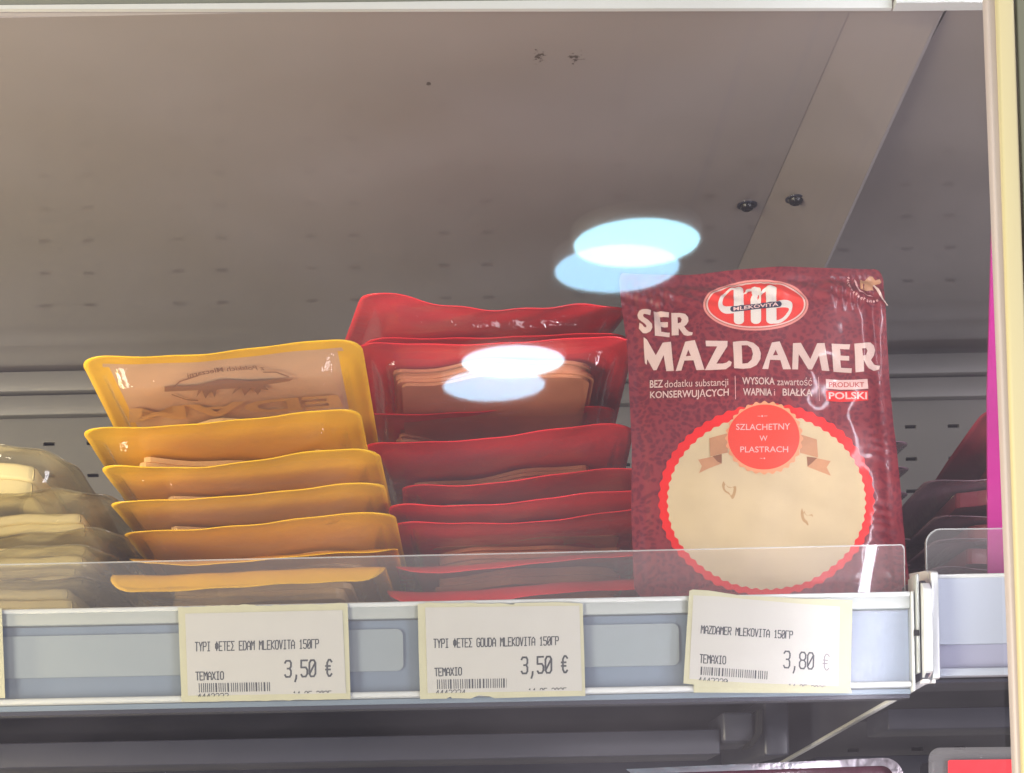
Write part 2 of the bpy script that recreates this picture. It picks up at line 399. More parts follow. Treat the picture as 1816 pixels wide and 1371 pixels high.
for (ua, ub_) in ((-300, 715), (1010, 1204)):
    A = P(ua, 1150, .7450).x; B = P(ub_, 1150, .7450).x; r = .003
    zz0, zz1 = cz(1186), cz(1112)
    poly = []
    for cx, czz, a0 in ((B-r, zz1-r, 0), (A+r, zz1-r, 90), (A+r, zz0+r, 180), (B-r, zz0+r, 270)):
        for q in range(0, 91, 15): poly.append((cx+r*math.cos(math.radians(a0+q)), czz+r*math.sin(math.radians(a0+q))))
    prism("pale_strip", poly, 'y', .7442, .7450, 'pale_panel', ls)  # paler rounded panel inside the price channel
# end bracket plates (left bay and right bay)
XB = P(1637, 1150, .738).x
def plate(name, pts, x0, x1, m, parent): return prism(name, pts, 'x', x0, x1, m, parent, .0004)
bt = thing("shelf_bracket", "white edged steel bracket plate closing the right end of the cheese shelf", "bracket", (XB, .74, .09))
pts = [(.734, P(1632, 1042, .734).z), (.740, P(1632, 1030, .740).z), (.765, .1375), (.90, .1300), (BACK-.005, .130), (BACK-.005, P(1200, 1440, 1.0).z+.0), (1.19, .0735), (.742, .0885), (.734, .0915)]
plate("plate", pts, XB, XB+.0022, 'mid_steel', bt)
plate("front_edge", [(.7325, P(1632, 1046, .734).z), (.736, P(1632, 1034, .736).z), (.738, P(1632, 1034, .738).z), (.738, .0900), (.7325, .0925)], XB-.0008, XB+.0030, 'rail_lip', bt)
plate("flange", [(.7385, .1375), (.752, .1375), (.752, .0925), (.7385, .0925)], SH_R+.002, XB-.001, 'rail_top', bt)
# bright bottom edge of the bracket
V = []
plate("bottom_edge", [(.7385, .0897), (1.19, .0742), (1.19, .0725), (.7385, .0880)], XB-.0004, XB+.0030, 'white_steel', bt)
box("bracket_hole", XB-.0040, XB-.0036+.002, .7375, .7383, cz(1146), cz(1136), 'slot', bt)

# next bay: shelf, rail, bracket
XR0 = P(1658, 1100, .748).x
rb = thing("lower_shelf", "neighbouring bay's shelf with bluish white price rail, cut off by the door frame", "shelf", (XR0, .75, .1))
Z = lambda v, Y=.748: P(1720, v, Y).z
box("shelf_plate", XR0, .9, .757, BACK-.003, .133, .138, 'white_steel', rb)
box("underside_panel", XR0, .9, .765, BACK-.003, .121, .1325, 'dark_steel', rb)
prism("rail_face", [(.748, Z(1022)), (.748, Z(1142)), (.754, Z(1142)), (.754, Z(1022))], 'x', XR0, .9, 'rail_blue', rb)
prism("rail_lower_channel", [(.7505, Z(1142)), (.7505, Z(1186)), (.754, Z(1186)), (.754, Z(1142))], 'x', XR0, .9, 'rail_blue_low', rb)
prism("rail_edge_bead", [(.7468, Z(1018)), (.7468, Z(1025)), (.754, Z(1025)), (.754, Z(1018))], 'x', XR0, .9, 'rail_lip', rb, .0005)
prism("rail_bottom_lip", [(.7468, Z(1185)), (.7468, Z(1199)), (.754, Z(1199)), (.754, Z(1185))], 'x', XR0, .9, 'rail_blue', rb, .0005)
prism("rail_return", [(.757, Z(1200)), (.757, Z(1206)), (.80, Z(1225, .8)), (.80, Z(1200, .8))], 'x', XR0, .9, 'dark_steel', rb)
prism("cross_beam", [(.95, .0985), (.95, .086), (1.0, .086), (1.0, .0985)], 'x', XR0+.03, .9, 'mid_steel', rb, .001)
prism("rear_beam", [(1.15, .086), (1.15, .072), (1.2, .072), (1.2, .086)], 'x', XR0+.03, .9, 'dark_steel', rb, .001)
XB2 = P(1652, 1100, .741).x
b2 = thing("shelf_bracket", "white edged bracket plate closing the left end of the neighbouring bay's shelf", "bracket", (XB2, .745, .1))
plate("plate", [(.740, P(1650, 1020, .74).z), (.75, P(1650, 1012, .75).z), (.80, .148), (BACK-.005, .140), (BACK-.005, .085), (.80, .0935), (.742, P(1650, 1212, .742).z)], XB2, XB2+.0018, 'white_steel', b2)
plate("front_edge", [(.7385, P(1650, 1016, .739).z), (.7425, P(1650, 1011, .742).z), (.7425, P(1650, 1206, .742).z), (.7385, P(1650, 1203, .739).z)], XB2-.0005, XB2+.0028, 'rail_lip', b2)
box("plate_slot", XB2-.0012, XB2-.0007, .7460, .7500, Z(1140), Z(1095), 'dark_steel', b2)

# structure under the shelf
cbm = thing("support_beam", "dark grey support beam running under the cheese shelf to a stubby end block", "beam", (0, .95, .08))
xe = P(1277, 1290, .95).x
prism("beam_body", [(.95, P(900, 1300, .95).z), (.95, P(900, 1345, .95).z), (1.0, P(900, 1345, .95).z), (1.0, P(900, 1300, .95).z)], 'x', -.9, xe, 'mid_steel', cbm, .001)
prism("beam_end_block", [(.945, P(1300, 1262, .945).z), (.945, P(1300, 1316, .945).z), (1.0, P(1300, 1316, .945).z), (1.0, P(1300, 1262, .945).z)], 'x', xe+.0005, P(1338, 1290, .945).x, 'mid_steel', cbm, .002)
prism("end_hook", [(P(1345, 1258, .94).x, P(1345, 1258, .94).z), (P(1352, 1258, .94).x, P(1352, 1258, .94).z), (P(1352, 1300, .94).x, P(1352, 1300, .94).z), (P(1335, 1325, .94).x, P(1335, 1325, .94).z), (P(1325, 1325, .94).x, P(1325, 1325, .94).z), (P(1342, 1298, .94).x, P(1342, 1298, .94).z)], 'y', .94, .96, 'slot', cbm)
prism("bracket_arm", [(.96, .108), (.96, P(1400, 1340, .96).z), (1.2, P(1200, 1371, 1.2).z), (1.2, .108)], 'x', P(1354, 1290, .96).x, P(1400, 1290, .96).x, 'mid_steel', cbm, .002)
prism("rear_duct", [(1.12, P(900, 1352, 1.12).z+.004), (1.12, P(900, 1420, 1.12).z), (1.2, P(900, 1420, 1.12).z), (1.2, P(900, 1352, 1.12).z+.004)], 'x', -.9, P(1330, 1371, 1.12).x, 'dark_steel', cbm, .002)
for u in (1195, 1247, 1298):
    A = P(u, 1258, .90)
    c_ = box("cable_clip", A.x-.002, A.x+.002, .898, .906, .104, .1160, 'dark_steel', cbm, .0008)

# ------------------------------------------------------------------ clear guards
def guard(name, label, xa, xb, Y, ztop_a, ztop_b, z0, rr):
    t = thing(name, label, "guard", (xa, Y, z0))
    poly = [(xa, z0), (xb, z0)]
    for q in range(0, 91, 10): poly.append((xb-rr[1]+rr[1]*math.cos(math.radians(q)), ztop_b-rr[1]+rr[1]*math.sin(math.radians(q))))
    for q in range(90, 181, 10): poly.append((xa+rr[0]+rr[0]*math.cos(math.radians(q)), ztop_a-rr[0]+rr[0]*math.sin(math.radians(q))))
    n = len(poly)
    mesh("pane", [(p[0], Y, p[1]) for p in poly], [tuple(range(n))], 'guard', t)
    # the sawn edge, which catches the light
    V = []; Fc = []
    e = poly[1:]+poly[:1]
    for i, p in enumerate(e):
        cx, czz = (xa+xb)/2, z0
        dx, dz = 0, -.0007
        if i < 2 or (p[0] > xb-rr[1]-.0001 and p[1] < ztop_b-.0003): dx = -.0005
        if p[0] < xa+rr[0]+.0001 and p[1] < ztop_a-.0003: dx = .0005
        V += [(p[0], Y-.0002, p[1]), (p[0]+dx, Y-.0002, p[1]+dz), (p[0], Y+.0016, p[1])]
    for i in range(len(e)-1): Fc += [(3*i, 3*i+1, 3*i+4, 3*i+3), (3*i, 3*i+3, 3*i+5, 3*i+2)]
    mesh("polished_edge", V, Fc, 'guard_edge', t)
GY = .7585
gA, gB = P(-300, 1007, GY), P(1604, 965, GY)
guard("shelf_guard", "low clear acrylic guard standing along the front of the cheese packs", gA.x, gB.x, GY, gA.z, gB.z, .1265, (.002, .002))
gA, gB = P(1641, 938, .7605), P(1990, 934, .7605)
guard("shelf_guard", "low clear guard with a rounded corner on the neighbouring bay's shelf", gA.x, gB.x, .7605, gA.z, gB.z, .131, (.007, .002))

# ------------------------------------------------------------------ packs
def rrect(W, L, r, inset, y0=0, n=7):
    """outline of a rounded rectangle, x in +-W/2, y in y0..y0+L, shrunk by inset"""
    x1 = W/2-inset; ya = y0+inset; yb = y0+L-inset; r = max(.002, r-inset*.5)
    out = []
    for cx, cy, a0 in ((x1-r, yb-r, 0), (-x1+r, yb-r, 90), (-x1+r, ya+r, 180), (x1-r, ya+r, 270)):
        for q in range(n+1):
            t = math.radians(a0+90*q/n); out.append((cx+r*math.cos(t), cy+r*math.sin(t)))
    # subdivide the long sides so the outline can bend
    res = []
    for i, p in enumerate(out):
        q = out[(i+1) % len(out)]; d = math.hypot(q[0]-p[0], q[1]-p[1]); k = max(1, int(d/.006))
        for j in range(k): res.append((p[0]+(q[0]-p[0])*j/k, p[1]+(q[1]-p[1])*j/k))
    return res

def make_pack(name, label, cat, loc, rot, lid, cheese, seed, W=.134, L=.18, h=.012, amp=.0016, group=None, lidmat2=None, tray='tray', slices=3, bend=0.0, lip=.0012, wrinkle=.0002, cfront=.036):
    rnd = random.Random(seed)
    ph = [rnd.uniform(0, 6.28) for _ in range(8)]
    def dz(x, y):
        e = math.exp(-max(0, y)/.045)
        s = amp*1.3*e*math.sin(2*math.pi*x/W*.85-.5+.5*math.sin(ph[0]))+amp*.35*e*math.sin(2*math.pi*x/W*1.3+ph[1])
        s += amp*.06*e*math.sin(2*math.pi*x/W*3.3+ph[4])
        if y < .020: s -= lip*(1-y/.020)**1.7
        s += amp*.5*math.sin(y*38+ph[2])+bend*math.cos(math.pi*x/W)
        s += wrinkle*math.sin(x*210+y*160+ph[3])*e
        return s-bend*.5
    t = thing(name, label, cat, loc, (rot[0], rot[1], rot[2]+rnd.uniform(-.022, .022)), group)
    # lid film: thin closed shell with rounded corners
    nx, ny = 44, 36; V = []; Fc = []; r = .013
    def ys(j):
        s = j/ny; s = .5-.5*math.cos(math.pi*s) if True else s
        return L*s
    def xext(y):
        d = min(y, L-y)
        return W/2-(r-math.sqrt(max(0, r*r-(r-d)**2)) if d < r else 0)
    for side in (0, 1):
        for j in range(ny+1):
            y = ys(j); xe_ = xext(y)
            for i in range(nx+1):
                x = -xe_+2*xe_*i/nx
                V.append((x, y, dz(x, y)-(.0004 if side else 0)))
    N = (nx+1)*(ny+1); g = lambda i, j, s: s*N+j*(nx+1)+i
    mats = []
    for j in range(ny):
        for i in range(nx):
            Fc.append((g(i, j, 0), g(i+1, j, 0), g(i+1, j+1, 0), g(i, j+1, 0)))
            Fc.append((g(i, j, 1), g(i, j+1, 1), g(i+1, j+1, 1), g(i+1, j, 1)))
    for i in range(nx):
        Fc.append((g(i, 0, 0), g(i, 0, 1), g(i+1, 0, 1), g(i+1, 0, 0))); Fc.append((g(i, ny, 0), g(i+1, ny, 0), g(i+1, ny, 1), g(i, ny, 1)))
    for j in range(ny):
        Fc.append((g(0, j, 0), g(0, j+1, 0), g(0, j+1, 1), g(0, j, 1))); Fc.append((g(nx, j, 0), g(nx, j, 1), g(nx, j+1, 1), g(nx, j+1, 0)))
    lo = mesh("lid_film", V, Fc, lid, t, True, True)
    if lidmat2:
        lo.data.materials.append(M[lidmat2])
        for p in lo.data.polygons:
            c_ = p.center
            if abs(c_.x) < W/2-.011 and .010 < c_.y < L-.010: p.material_index = 1
    # clear thermoformed tray hanging under the film
    rings = [(.0006, -.0010), (.007, -.0012), (.0085, -.0025), (.0105, -.0065), (.0125, -h+.0015), (.0145, -h), (.024, -h-.0002), (.036, -h-.0001), (.05, -h)]
    V = []; Fc = []; m_ = None
    base = rrect(W, L, .014, 0)
    cx0, cy0 = 0, L/2
    for ins, z in rings:
        fx = (W/2-ins)/(W/2); fy = (L/2-ins)/(L/2)
        for (x, y) in base:
            X, Y = x*fx, cy0+(y-cy0)*fy
            wz = (wrinkle*1.6*math.sin(X*150+ph[5])*math.sin(Y*110+ph[6]) if ins > .012 else 0)
            V.append((X, Y, dz(X, Y)*(.9 if ins < .012 else .6)+z+wz))
    n = len(base)
    for k in range(len(rings)-1):
        for i in range(n): Fc.append((k*n+i, k*n+(i+1) % n, (k+1)*n+(i+1) % n, (k+1)*n+i))
    Fc.append(tuple((len(rings)-1)*n+i for i in range(n)))
    mesh("tray", V, Fc, tray, t, True, True)
    # cheese slices fanned inside
    for s in range(slices):
        w2 = W/2-.019-rnd.uniform(0, .004); y0 = cfront+rnd.uniform(-.0012, .0012)+s*.0006; y1 = L-.018
        zt_ = -.0022-s*(h-.004)/slices; th = (h-.004)/slices*.985
        out = rrect(2*w2, y1-y0, .004, 0, y0, 3); n = len(out); off = rnd.uniform(-.0015, .0015)
        out = [(x, y+(0 if cheese == 'cheese_p' else 1)*(.007*math.sin(2*math.pi*x/W*1.1+ph[7])+.002*math.sin(x*140+ph[2]))*max(0, 1-(y-y0)/.03)) for x, y in out]
        V = [(x+off, y, zt_+dz(x, y)*.8) for x, y in out]+[(x+off, y, zt_-th+dz(x, y)*.7) for x, y in out]
        Fc = [tuple(range(n)), tuple(range(2*n-1, n-1, -1))]+[(i, n+i, n+(i+1) % n, (i+1) % n) for i in range(n)]
        so = mesh("cheese_slice", V, Fc, cheese, t, False, True)
        if cheese == 'cheese_p': bevel(so, .0016, 3)
    return t

def place_front(ul, vl, ur, vr, W):
    """front edge of a pack from its two corners; returns location of the middle, depth and roll"""
    Yf = W*F/math.hypot(ur-ul, vr-vl)
    a, b = P(ul, vl, Yf), P(ur, vr, Yf)
    return (a+b)/2, -math.atan2(b.z-a.z, b.x-a.x)

W0 = .134
yl = [  # left corner, right corner of each front edge, bottom first
 (185, 1020, 680, 1016, "yellow-lidded cheese pack at the very bottom of its stack, behind the clear guard"),
 (220, 988, 703, 975, "thin showing yellow cheese pack, second from the bottom of the yellow stack"),
 (210, 936, 700, 914, "yellow cheese pack third from the bottom, above the top edge of the guard"),
 (187, 878, 682, 854, "yellow cheese pack in the exact middle of the stack of seven"),
 (170, 818, 672, 796, "yellow cheese pack third from the top of the yellow stack"),
 (138, 750, 638, 722, "yellow cheese pack just under the tilted top one, brownish inside"),
 (136, 630, 640, 601, "topmost yellow cheese pack, tilted up to show brown print through its clear base")]
for k, (a, b, c_, d, lab) in enumerate(yl):
    p, roll = place_front(a, b, c_, d, W0)
    top = k == 6
    p.z += (.006, .003, 0, 0, 0, 0, 0)[k]
    make_pack("cheese_pack", lab, "cheese pack", p, (math.radians((-1, -3, -3.5, -3.5, -4, -8, -11)[k]), roll, 0), 'yellow', 'cheese', 100+k,
              lip=(.011, .005, .0012, .0012, .0012, .0012, .0012)[k], group="yellow lidded cheese packs in a stack", lidmat2='tan' if top else None, amp=.0011 if top else .0017,
              cfront=.074 if top else (.052, .046, .060, .056, .058, .046)[k])
rl = [
 (683, 1030, 1178, 1014, "lowest red cheese pack, behind the guard beside the bottom yellow pack", -1),
 (700, 990, 1186, 966, "second lowest red cheese pack, its lid edge level with the guard's top edge", -2),
 (694, 921, 1190, 900, "red cheese pack third from the bottom with a long pale glint across it", -4),
 (688, 887, 1186, 870, "narrow showing red cheese pack, fourth from the bottom of the red stack", -3),
 (712, 852, 1200, 826, "red cheese pack set furthest right, in the middle of the red stack", -3),
 (640, 778, 1126, 754, "wide red cheese pack with a reddish pink face, fourth from the top", -5),
 (628, 722, 1096, 718, "dark red cheese pack squeezed under the big tilted red one", -5),
 (628, 602, 1130, 596, "big red cheese pack tilted up with orange slices showing through its clear base", -8)]
for k, (a, b, c_, d, lab, pit) in enumerate(rl):
    p, roll = place_front(a, b, c_, d, .139)
    make_pack("cheese_pack", lab, "cheese pack", p, (math.radians(pit), roll, 0), 'red', 'cheese_o', 200+k, W=.139,
              lip=(.009, .006, .0025, .0012, .0012, .0012, .0012, .0012)[k], group="red lidded cheese packs in a stack", cfront=.024 if k == 7 else (.030, .036, .052, .046, .044, .056, .036)[k], amp=.0012 if k == 7 else .0016,
              slices=5 if k == 7 else 4)
p, roll = place_front(640, 586, 1122, 584, .134)
make_pack("cheese_pack", "red cheese pack showing only a thin edge between the big tilted one and the rearmost", "cheese pack", p+Vector((0, .006, 0)), (math.radians(-6), roll, 0), 'red', 'cheese_o', 259,
          group="red lidded cheese packs in a stack", amp=.0010)
p = (P(655, 514, .785)+P(1114, 551, .815))/2
make_pack("cheese_pack", "rearmost red cheese pack, turned askew across the top of the red stack", "cheese pack", p, (math.radians(-3), math.radians(.8), math.radians(13.5)), 'red', 'cheese_o', 263,
          W=.136, group="red lidded cheese packs in a stack", amp=.0022, wrinkle=.0006, cfront=.05)
cl = [
 (-312, 1028, 182, 1028, "lowest clear pack of pale cheese at the left edge, behind the guard", 0),
 (-300, 985, 196, 976, "clear pack of pale cheese second from the bottom at the left edge", 0),
 (-285, 948, 214, 942, "middle clear pack of pale cheese at the left edge", 0),
 (-285, 888, 204, 882, "clear pack of pale cheese just under the arched top one at the left edge", -2),
 (-365, 770, 128, 800, "topmost clear pack of pale cheese at the left edge, its film arching up", -7)]
for k, (a, b, c_, d, lab, pit) in enumerate(cl):
    p, roll = place_front(a, b, c_, d, W0)
    t = make_pack("cheese_pack", lab, "cheese pack", p, (math.radians(pit), roll, 0), 'clear_lid', 'cheese_p', 300+k,
              group="clear packs of pale cheese at the left", cfront=.022+.006*(k % 2), amp=.0026, bend=.008 if k == 4 else .003, wrinkle=.0008, slices=2, tray='tray_foggy', h=.014 if k < 4 else .02)
# maroon packs lying behind the upright one; only their right corners show
ml = [(1626, 995), (1628, 953), (1621, 868), (1623, 822), (1621, 782)]
nm = ["lowest", "second lowest", "middle", "second highest", "highest"]
for k, (u, v) in enumerate(ml):
    pr = P(u, v, .868)
    make_pack("cheese_pack", "%s maroon pack poking out behind the right edge of the upright pack" % nm[k], "cheese pack",
              (pr.x-W0/2, .868, pr.z), (0, 0, 0), 'pink_flange', 'maroon_dark', 400+k, group="maroon packs stacked behind the upright pack", slices=1, cfront=.014)
# right bay stack
bl = [(1664, 1002, 0), (1668, 955, 0), (1668, 908, 0), (1650, 842, -2), (1752, 712, -10.5)]
nm = ["lowest maroon pack behind the guard of the neighbouring bay", "second lowest maroon pack behind the neighbouring bay's guard", "maroon pack just above the neighbouring guard's top edge", "maroon pack with a pale pink flange under the steep one in the neighbouring bay", "steeply tilted dark maroon pack topping the neighbouring bay's stack"]
for k, (u, v, pit) in enumerate(bl):
    pr = P(u, v, .80 if k == 4 else .83)
    make_pack("cheese_pack", nm[k], "cheese pack", (pr.x+W0/2, pr.y, pr.z), (math.radians(pit), 0, 0), 'maroon_dark' if k == 4 else 'pink_flange', 'maroon_dark', 500+k,
              group="maroon packs in the neighbouring bay", slices=1, cfront=.016)
# magenta carton
mA = P(1752, 1012, .772); mB = P(1755, 340, .772)
t = thing("carton", "bright magenta carton standing upright beside the door frame", "carton", (mA.x, .772, .139))
prism("front_panel", [(mA.x, .139), (mA.x+.035, .139), (mA.x+.035, mB.z+.01), (mB.x+.012, mB.z+.003), (mB.x+.0015, mB.z-.001), (P(1751, 700, .772).x, P(1751, 700, .772).z)], 'y', .772, .7735, 'magenta', t)
prism("side_panel", [(.7737, .139), (.80, .139), (.80, mB.z-.06), (.7737, mB.z-.02)], 'x', mA.x+.033, mA.x+.034, 'magenta', t)

# packs on the shelf below, seen only by their tops
t = thing("foil_pack", "plum coloured pack with a crinkled shiny foil edge at the bottom of the picture", "pack", P(1400, 1371, .80))
def top_outline(ul, vt, ur, vt2, rpx, Y, vb):
    pts = [(ul-60, vb), (ur, vb)]
    for q in range(0, 91, 15): pts.append((ur-rpx+rpx*math.cos(math.radians(q)), vt2+rpx-rpx*math.sin(math.radians(q))))
    pts.append((ul, vt)); 
    return [(P(a, b, Y).x, P(a, b, Y).z) for a, b in pts]
prism("pack_body", top_outline(1120, 1366, 1590, 1352, 26, .80, 1500), 'y', .800, .83, 'plum', t, .001)
o_ = top_outline(1110, 1364, 1602, 1344, 34, .797, 1500); i_ = top_outline(1120, 1373, 1584, 1358, 22, .797, 1500)
V = [(x, .797, z) for x, z in o_]+[(x, .7965, z) for x, z in i_]; n = len(o_)
mesh("foil_rim", V, [(i, i+1, n+i+1, n+i) for i in range(1, n-1)], 'foil', t)
t = thing("tray_pack", "clear tray pack with a red label, lower right corner on the shelf below", "pack", P(1720, 1371, .79))
def rr_px(u0, v0, u1, v1, r, Y):
    pts = [(u1, v1), (u0, v1)]
    for q in range(0, 91, 15): pts.append((u0+r-r*math.cos(math.radians(q)), v0+r-r*math.sin(math.radians(q))))
    pts.append((u1, v0-2)); return [(P(a, b, Y).x, P(a, b, Y).z) for a, b in pts]
prism("clear_flange", rr_px(1647, 1326, 1850, 1500, 20, .79), 'y', .790, .7905, 'guard', t)
prism("flange_rim", rr_px(1652, 1331, 1850, 1500, 17, .793), 'y', .7925, .7930, 'tray', t)
prism("red_label", rr_px(1674, 1350, 1850, 1500, 3, .795), 'y', .7880, .7885, 'red', t)
prism("tray_body", rr_px(1668, 1344, 1850, 1500, 8, .798), 'y', .813, .835, 'dark_steel', t, .001)

# floor of the shelf below so nothing floats
bs = thing("bottom_shelf", "dark shelf below, just outside the bottom of the picture, under the lower packs", "shelf", (0, .9, -.12))
box("shelf_plate", -.9, .9, .76, BACK-.003, -.125, -.118, 'dark_steel', bs)

# ------------------------------------------------------------------ the upright printed pack
UP_W = .134
bl_, br_ = P(1125, 1064, .770), P(1619, 1052, .770)
UPB = (bl_+br_)/2
Yt = .770*494/470
tl_, tr_ = P(1106, 478, Yt), P(1576, 480, Yt)
UPT = (tl_+tr_)/2
ex = (br_-bl_).normalized(); ey = (UPT-UPB); UP_L = ey.length; ey = (ey-ex*ey.dot(ex)).normalized(); ez = ex.cross(ey)   # ez towards the viewer? checked below
if ez.y > 0: ez = -ez
UW = (br_-bl_).length
up_pack = thing("cheese_pack", "upright maroon cheese pack with a round cream picture and red seal", "cheese pack", UPB)
Rm = Matrix((ex, ey, ez)).transposed()
if Rm.determinant() < 0: raise RuntimeError("axes")
up_pack.rotation_euler = Rm.to_euler()
def U(u, v):
    """photograph pixel -> flat coordinates on the pack face"""
    d = P(u, v, 1); t_ = UPB.dot(ez)/d.dot(ez); q = d*t_-UPB
    return (q.dot(ex), q.dot(ey))
def relief(x, y):
    """height of the film above its plane: sealed border, tray edge, dents and wrinkles"""
    e = min(x+UW/2, UW/2-x, y, UP_L-y)
    s = .0014*(1/(1+math.exp(-(e-.0095)/.0014)))
    s -= .0005*math.exp(-((e-.0075)/.0018)**2)
    s += .0015*math.sin(x*55+y*32+1)*math.sin(y*47-.6)
    s += .0004*math.sin(x*150+y*90)*math.sin(y*170-x*60+2)
    # creases along the top rim and the right side
    tp = math.exp(-((UP_L-y-.014)/.006)**2)
    s += .00055*tp*math.sin(x*900+8*math.sin(x*120))+.0005*tp*math.sin(x*370+y*800)
    rt = math.exp(-((UW/2-x-.010)/.004)**2)*(1/(1+math.exp((y-.11)/.01)))
    s += .0003*rt*math.sin(y*700+5*math.sin(y*160))
    # pinched dent running down from the rim past the first letters
    d = abs((x-(-.0485))*.92+(y-.152)*.39); along = (y-.152)*.92-(x+.0485)*.39
    s += -.0016*math.exp(-(d/.0017)**2)*math.exp(-(along/.012)**2)
    # tilt of side edges
    s += -.004*math.exp(-(UW/2-x)/.006)*(1 if x > 0 else 0)*(1/(1+math.exp((y-.10)/.02)))
    return s
LE = [(478, 0), (540, 3), (620, 11), (700, 10), (800, 9), (900, 3), (1064, 0)]   # how far the left edge runs inside the straight line, px
RE = [(480, 0), (620, -4), (760, -4), (900, -1), (1052, 0)]
def itp(t, y):
    if y <= t[0][0]: return t[0][1]
    for (a, b), (c_, d) in zip(t, t[1:]):
        if y <= c_: return b+(d-b)*(y-a)/(c_-a)
    return t[-1][1]
def place(x, y, off=0):
    return Vector((x, y, relief(x, y)+off))
def film_grid():
    nx, ny = 150, 190; V = []; Fc = []
    r = .008
    for j in range(ny+1):
        y = UP_L*j/ny; vpx = 1058+(479-1058)*j/ny
        xl = -UW/2+itp(LE, vpx)/3720; xr = UW/2+itp(RE, vpx)/3720
        d = min(y, UP_L-y)
        if d < r:
            k = r-math.sqrt(max(0, r*r-(r-d)**2)); xl += k*(.9 if y < r else .3); xr -= k*.5
        for i in range(nx+1):
            x = xl+(xr-xl)*i/nx
            yy = y+.0007*math.sin(x*70+1)*(j/ny)
            V.append(place(x, yy))
    for j in range(ny):
        for i in range(nx):
            a = j*(nx+1)+i; Fc.append((a, a+1, a+nx+2, a+nx+1))
    return V, Fc
V, Fc = film_grid()
mesh("printed_film", V, Fc, 'damask', up_pack, True, True)

def lay(name, polys, m, level, parent=None, smooth=True, mapper=None, cell=.0016):
    """flat print: polygons (outline + holes, photograph pixels) cut into small cells and laid on the film"""
    bm = bmesh.new()
    for pg in polys:
        loops = [[Vector((*(mapper or U)(*q), 0)) for q in lp] for lp in pg]
        flat = [q for lp in loops for q in lp]
        vs = [bm.verts.new(q) for q in flat]
        for tri in tessellate_polygon(loops):
            try: bm.faces.new([vs[i] for i in tri])
            except ValueError: pass
    xs = [v.co.x for v in bm.verts]; ys_ = [v.co.y for v in bm.verts]
    for ax, lo, hi in ((0, min(xs), max(xs)), (1, min(ys_), max(ys_))):
        k = math.ceil(lo/cell)
        while k*cell < hi:
            pt = Vector((k*cell, 0, 0)) if ax == 0 else Vector((0, k*cell, 0))
            no = Vector((1, 0, 0)) if ax == 0 else Vector((0, 1, 0))
            bmesh.ops.bisect_plane(bm, geom=bm.verts[:]+bm.edges[:]+bm.faces[:], plane_co=pt, plane_no=no, dist=1e-7)
            k += 1
    for f in bm.faces:
        if f.normal.z < 0: f.normal_flip()
    for v in bm.verts: v.co = place(v.co.x, v.co.y, .00015+.00011*level)
    me = bpy.data.meshes.new(name); bm.to_mesh(me); bm.free()
    for p_ in me.polygons: p_.use_smooth = smooth
    me.materials.append(M[m]); o = bpy.data.objects.new(name, me); C.objects.link(o); o.parent = parent or up_pack
    return o
def zt_(pts, sc_, ox, oy): return [(x/sc_+ox, y/sc_+oy) for x, y in pts]
def smoothed(pts, it=2):
    for _ in range(it):
        q = []
        for i, p_ in enumerate(pts):
            n_ = pts[(i+1) % len(pts)]
            q += [(.75*p_[0]+.25*n_[0], .75*p_[1]+.25*n_[1]), (.25*p_[0]+.75*n_[0], .25*p_[1]+.75*n_[1])]
        pts = q
    return pts
def ell(cx, cy, rx, ry, n=90, sc=0, ns=0, ph=0):
    return [(cx+(rx+sc*math.cos(ns*t+ph))*math.cos(t), cy+(ry+sc*math.cos(ns*t+ph))*math.sin(t)) for t in (2*math.pi*k/n for k in range(n))]

# round window picture
lay("picture_ring", [[ell(1359, 889, 191, 167, 440, 1.8, 55)]], 'p_ring', 1)
lay("cheese_picture", [[ell(1359, 892, 176, 153, 440, 1.5, 62)]], 'p_cheese', 2)
Z4 = (6.4857, 1220, 700)
# pits in the pictured cheese
for pts in ([(375, 1080), (400, 1020), (415, 1070), (480, 1110), (550, 1070), (540, 1180), (500, 1250), (470, 1180), (400, 1150)],):
    q1 = zt_(pts, *Z4); ctr = (sum(a for a, b in q1)/len(q1), sum(b for a, b in q1)/len(q1))
    inn = [(ctr[0]+(a-ctr[0])*.62, ctr[1]+(b-ctr[1])*.62) for a, b in q1]
    lay("cheese_hole", [[smoothed(q1), smoothed(inn)]], 'p_hole', 3)
    q2 = [((a-ctr[0])*.85+1429, (b-ctr[1])*1.25+922) for a, b in q1]; in2 = [((a-ctr[0])*.5+1430, (b-ctr[1])*.8+920) for a, b in q1]
    lay("cheese_hole", [[smoothed(q2), smoothed(in2)]], 'p_hole', 3)
# ribbon
lay("ribbon_tail", [[zt_([(110, 775), (380, 715), (380, 822), (240, 880), (115, 940), (150, 855)], *Z4)]], 'p_ribbon', 3)
lay("ribbon_tail", [[zt_([(1360, 735), (1480, 745), (1635, 780), (1590, 850), (1640, 945), (1370, 840)], *Z4)]], 'p_ribbon', 3)
lay("ribbon_fold", [[zt_([(275, 735), (380, 708), (380, 822), (330, 800)], *Z4)]], 'p_ribbon_d', 4)
lay("ribbon_fold", [[zt_([(1360, 728), (1480, 742), (1420, 800), (1372, 838)], *Z4)]], 'p_ribbon_d', 4)
lay("ribbon_band", [[zt_([(238, 525), (340, 498), (450, 470), (450, 695), (340, 715), (248, 742)], *Z4)]], 'p_ribbon', 5)
lay("ribbon_band", [[zt_([(1280, 480), (1390, 510), (1475, 535), (1490, 742), (1390, 715), (1280, 690)], *Z4)]], 'p_ribbon', 5)
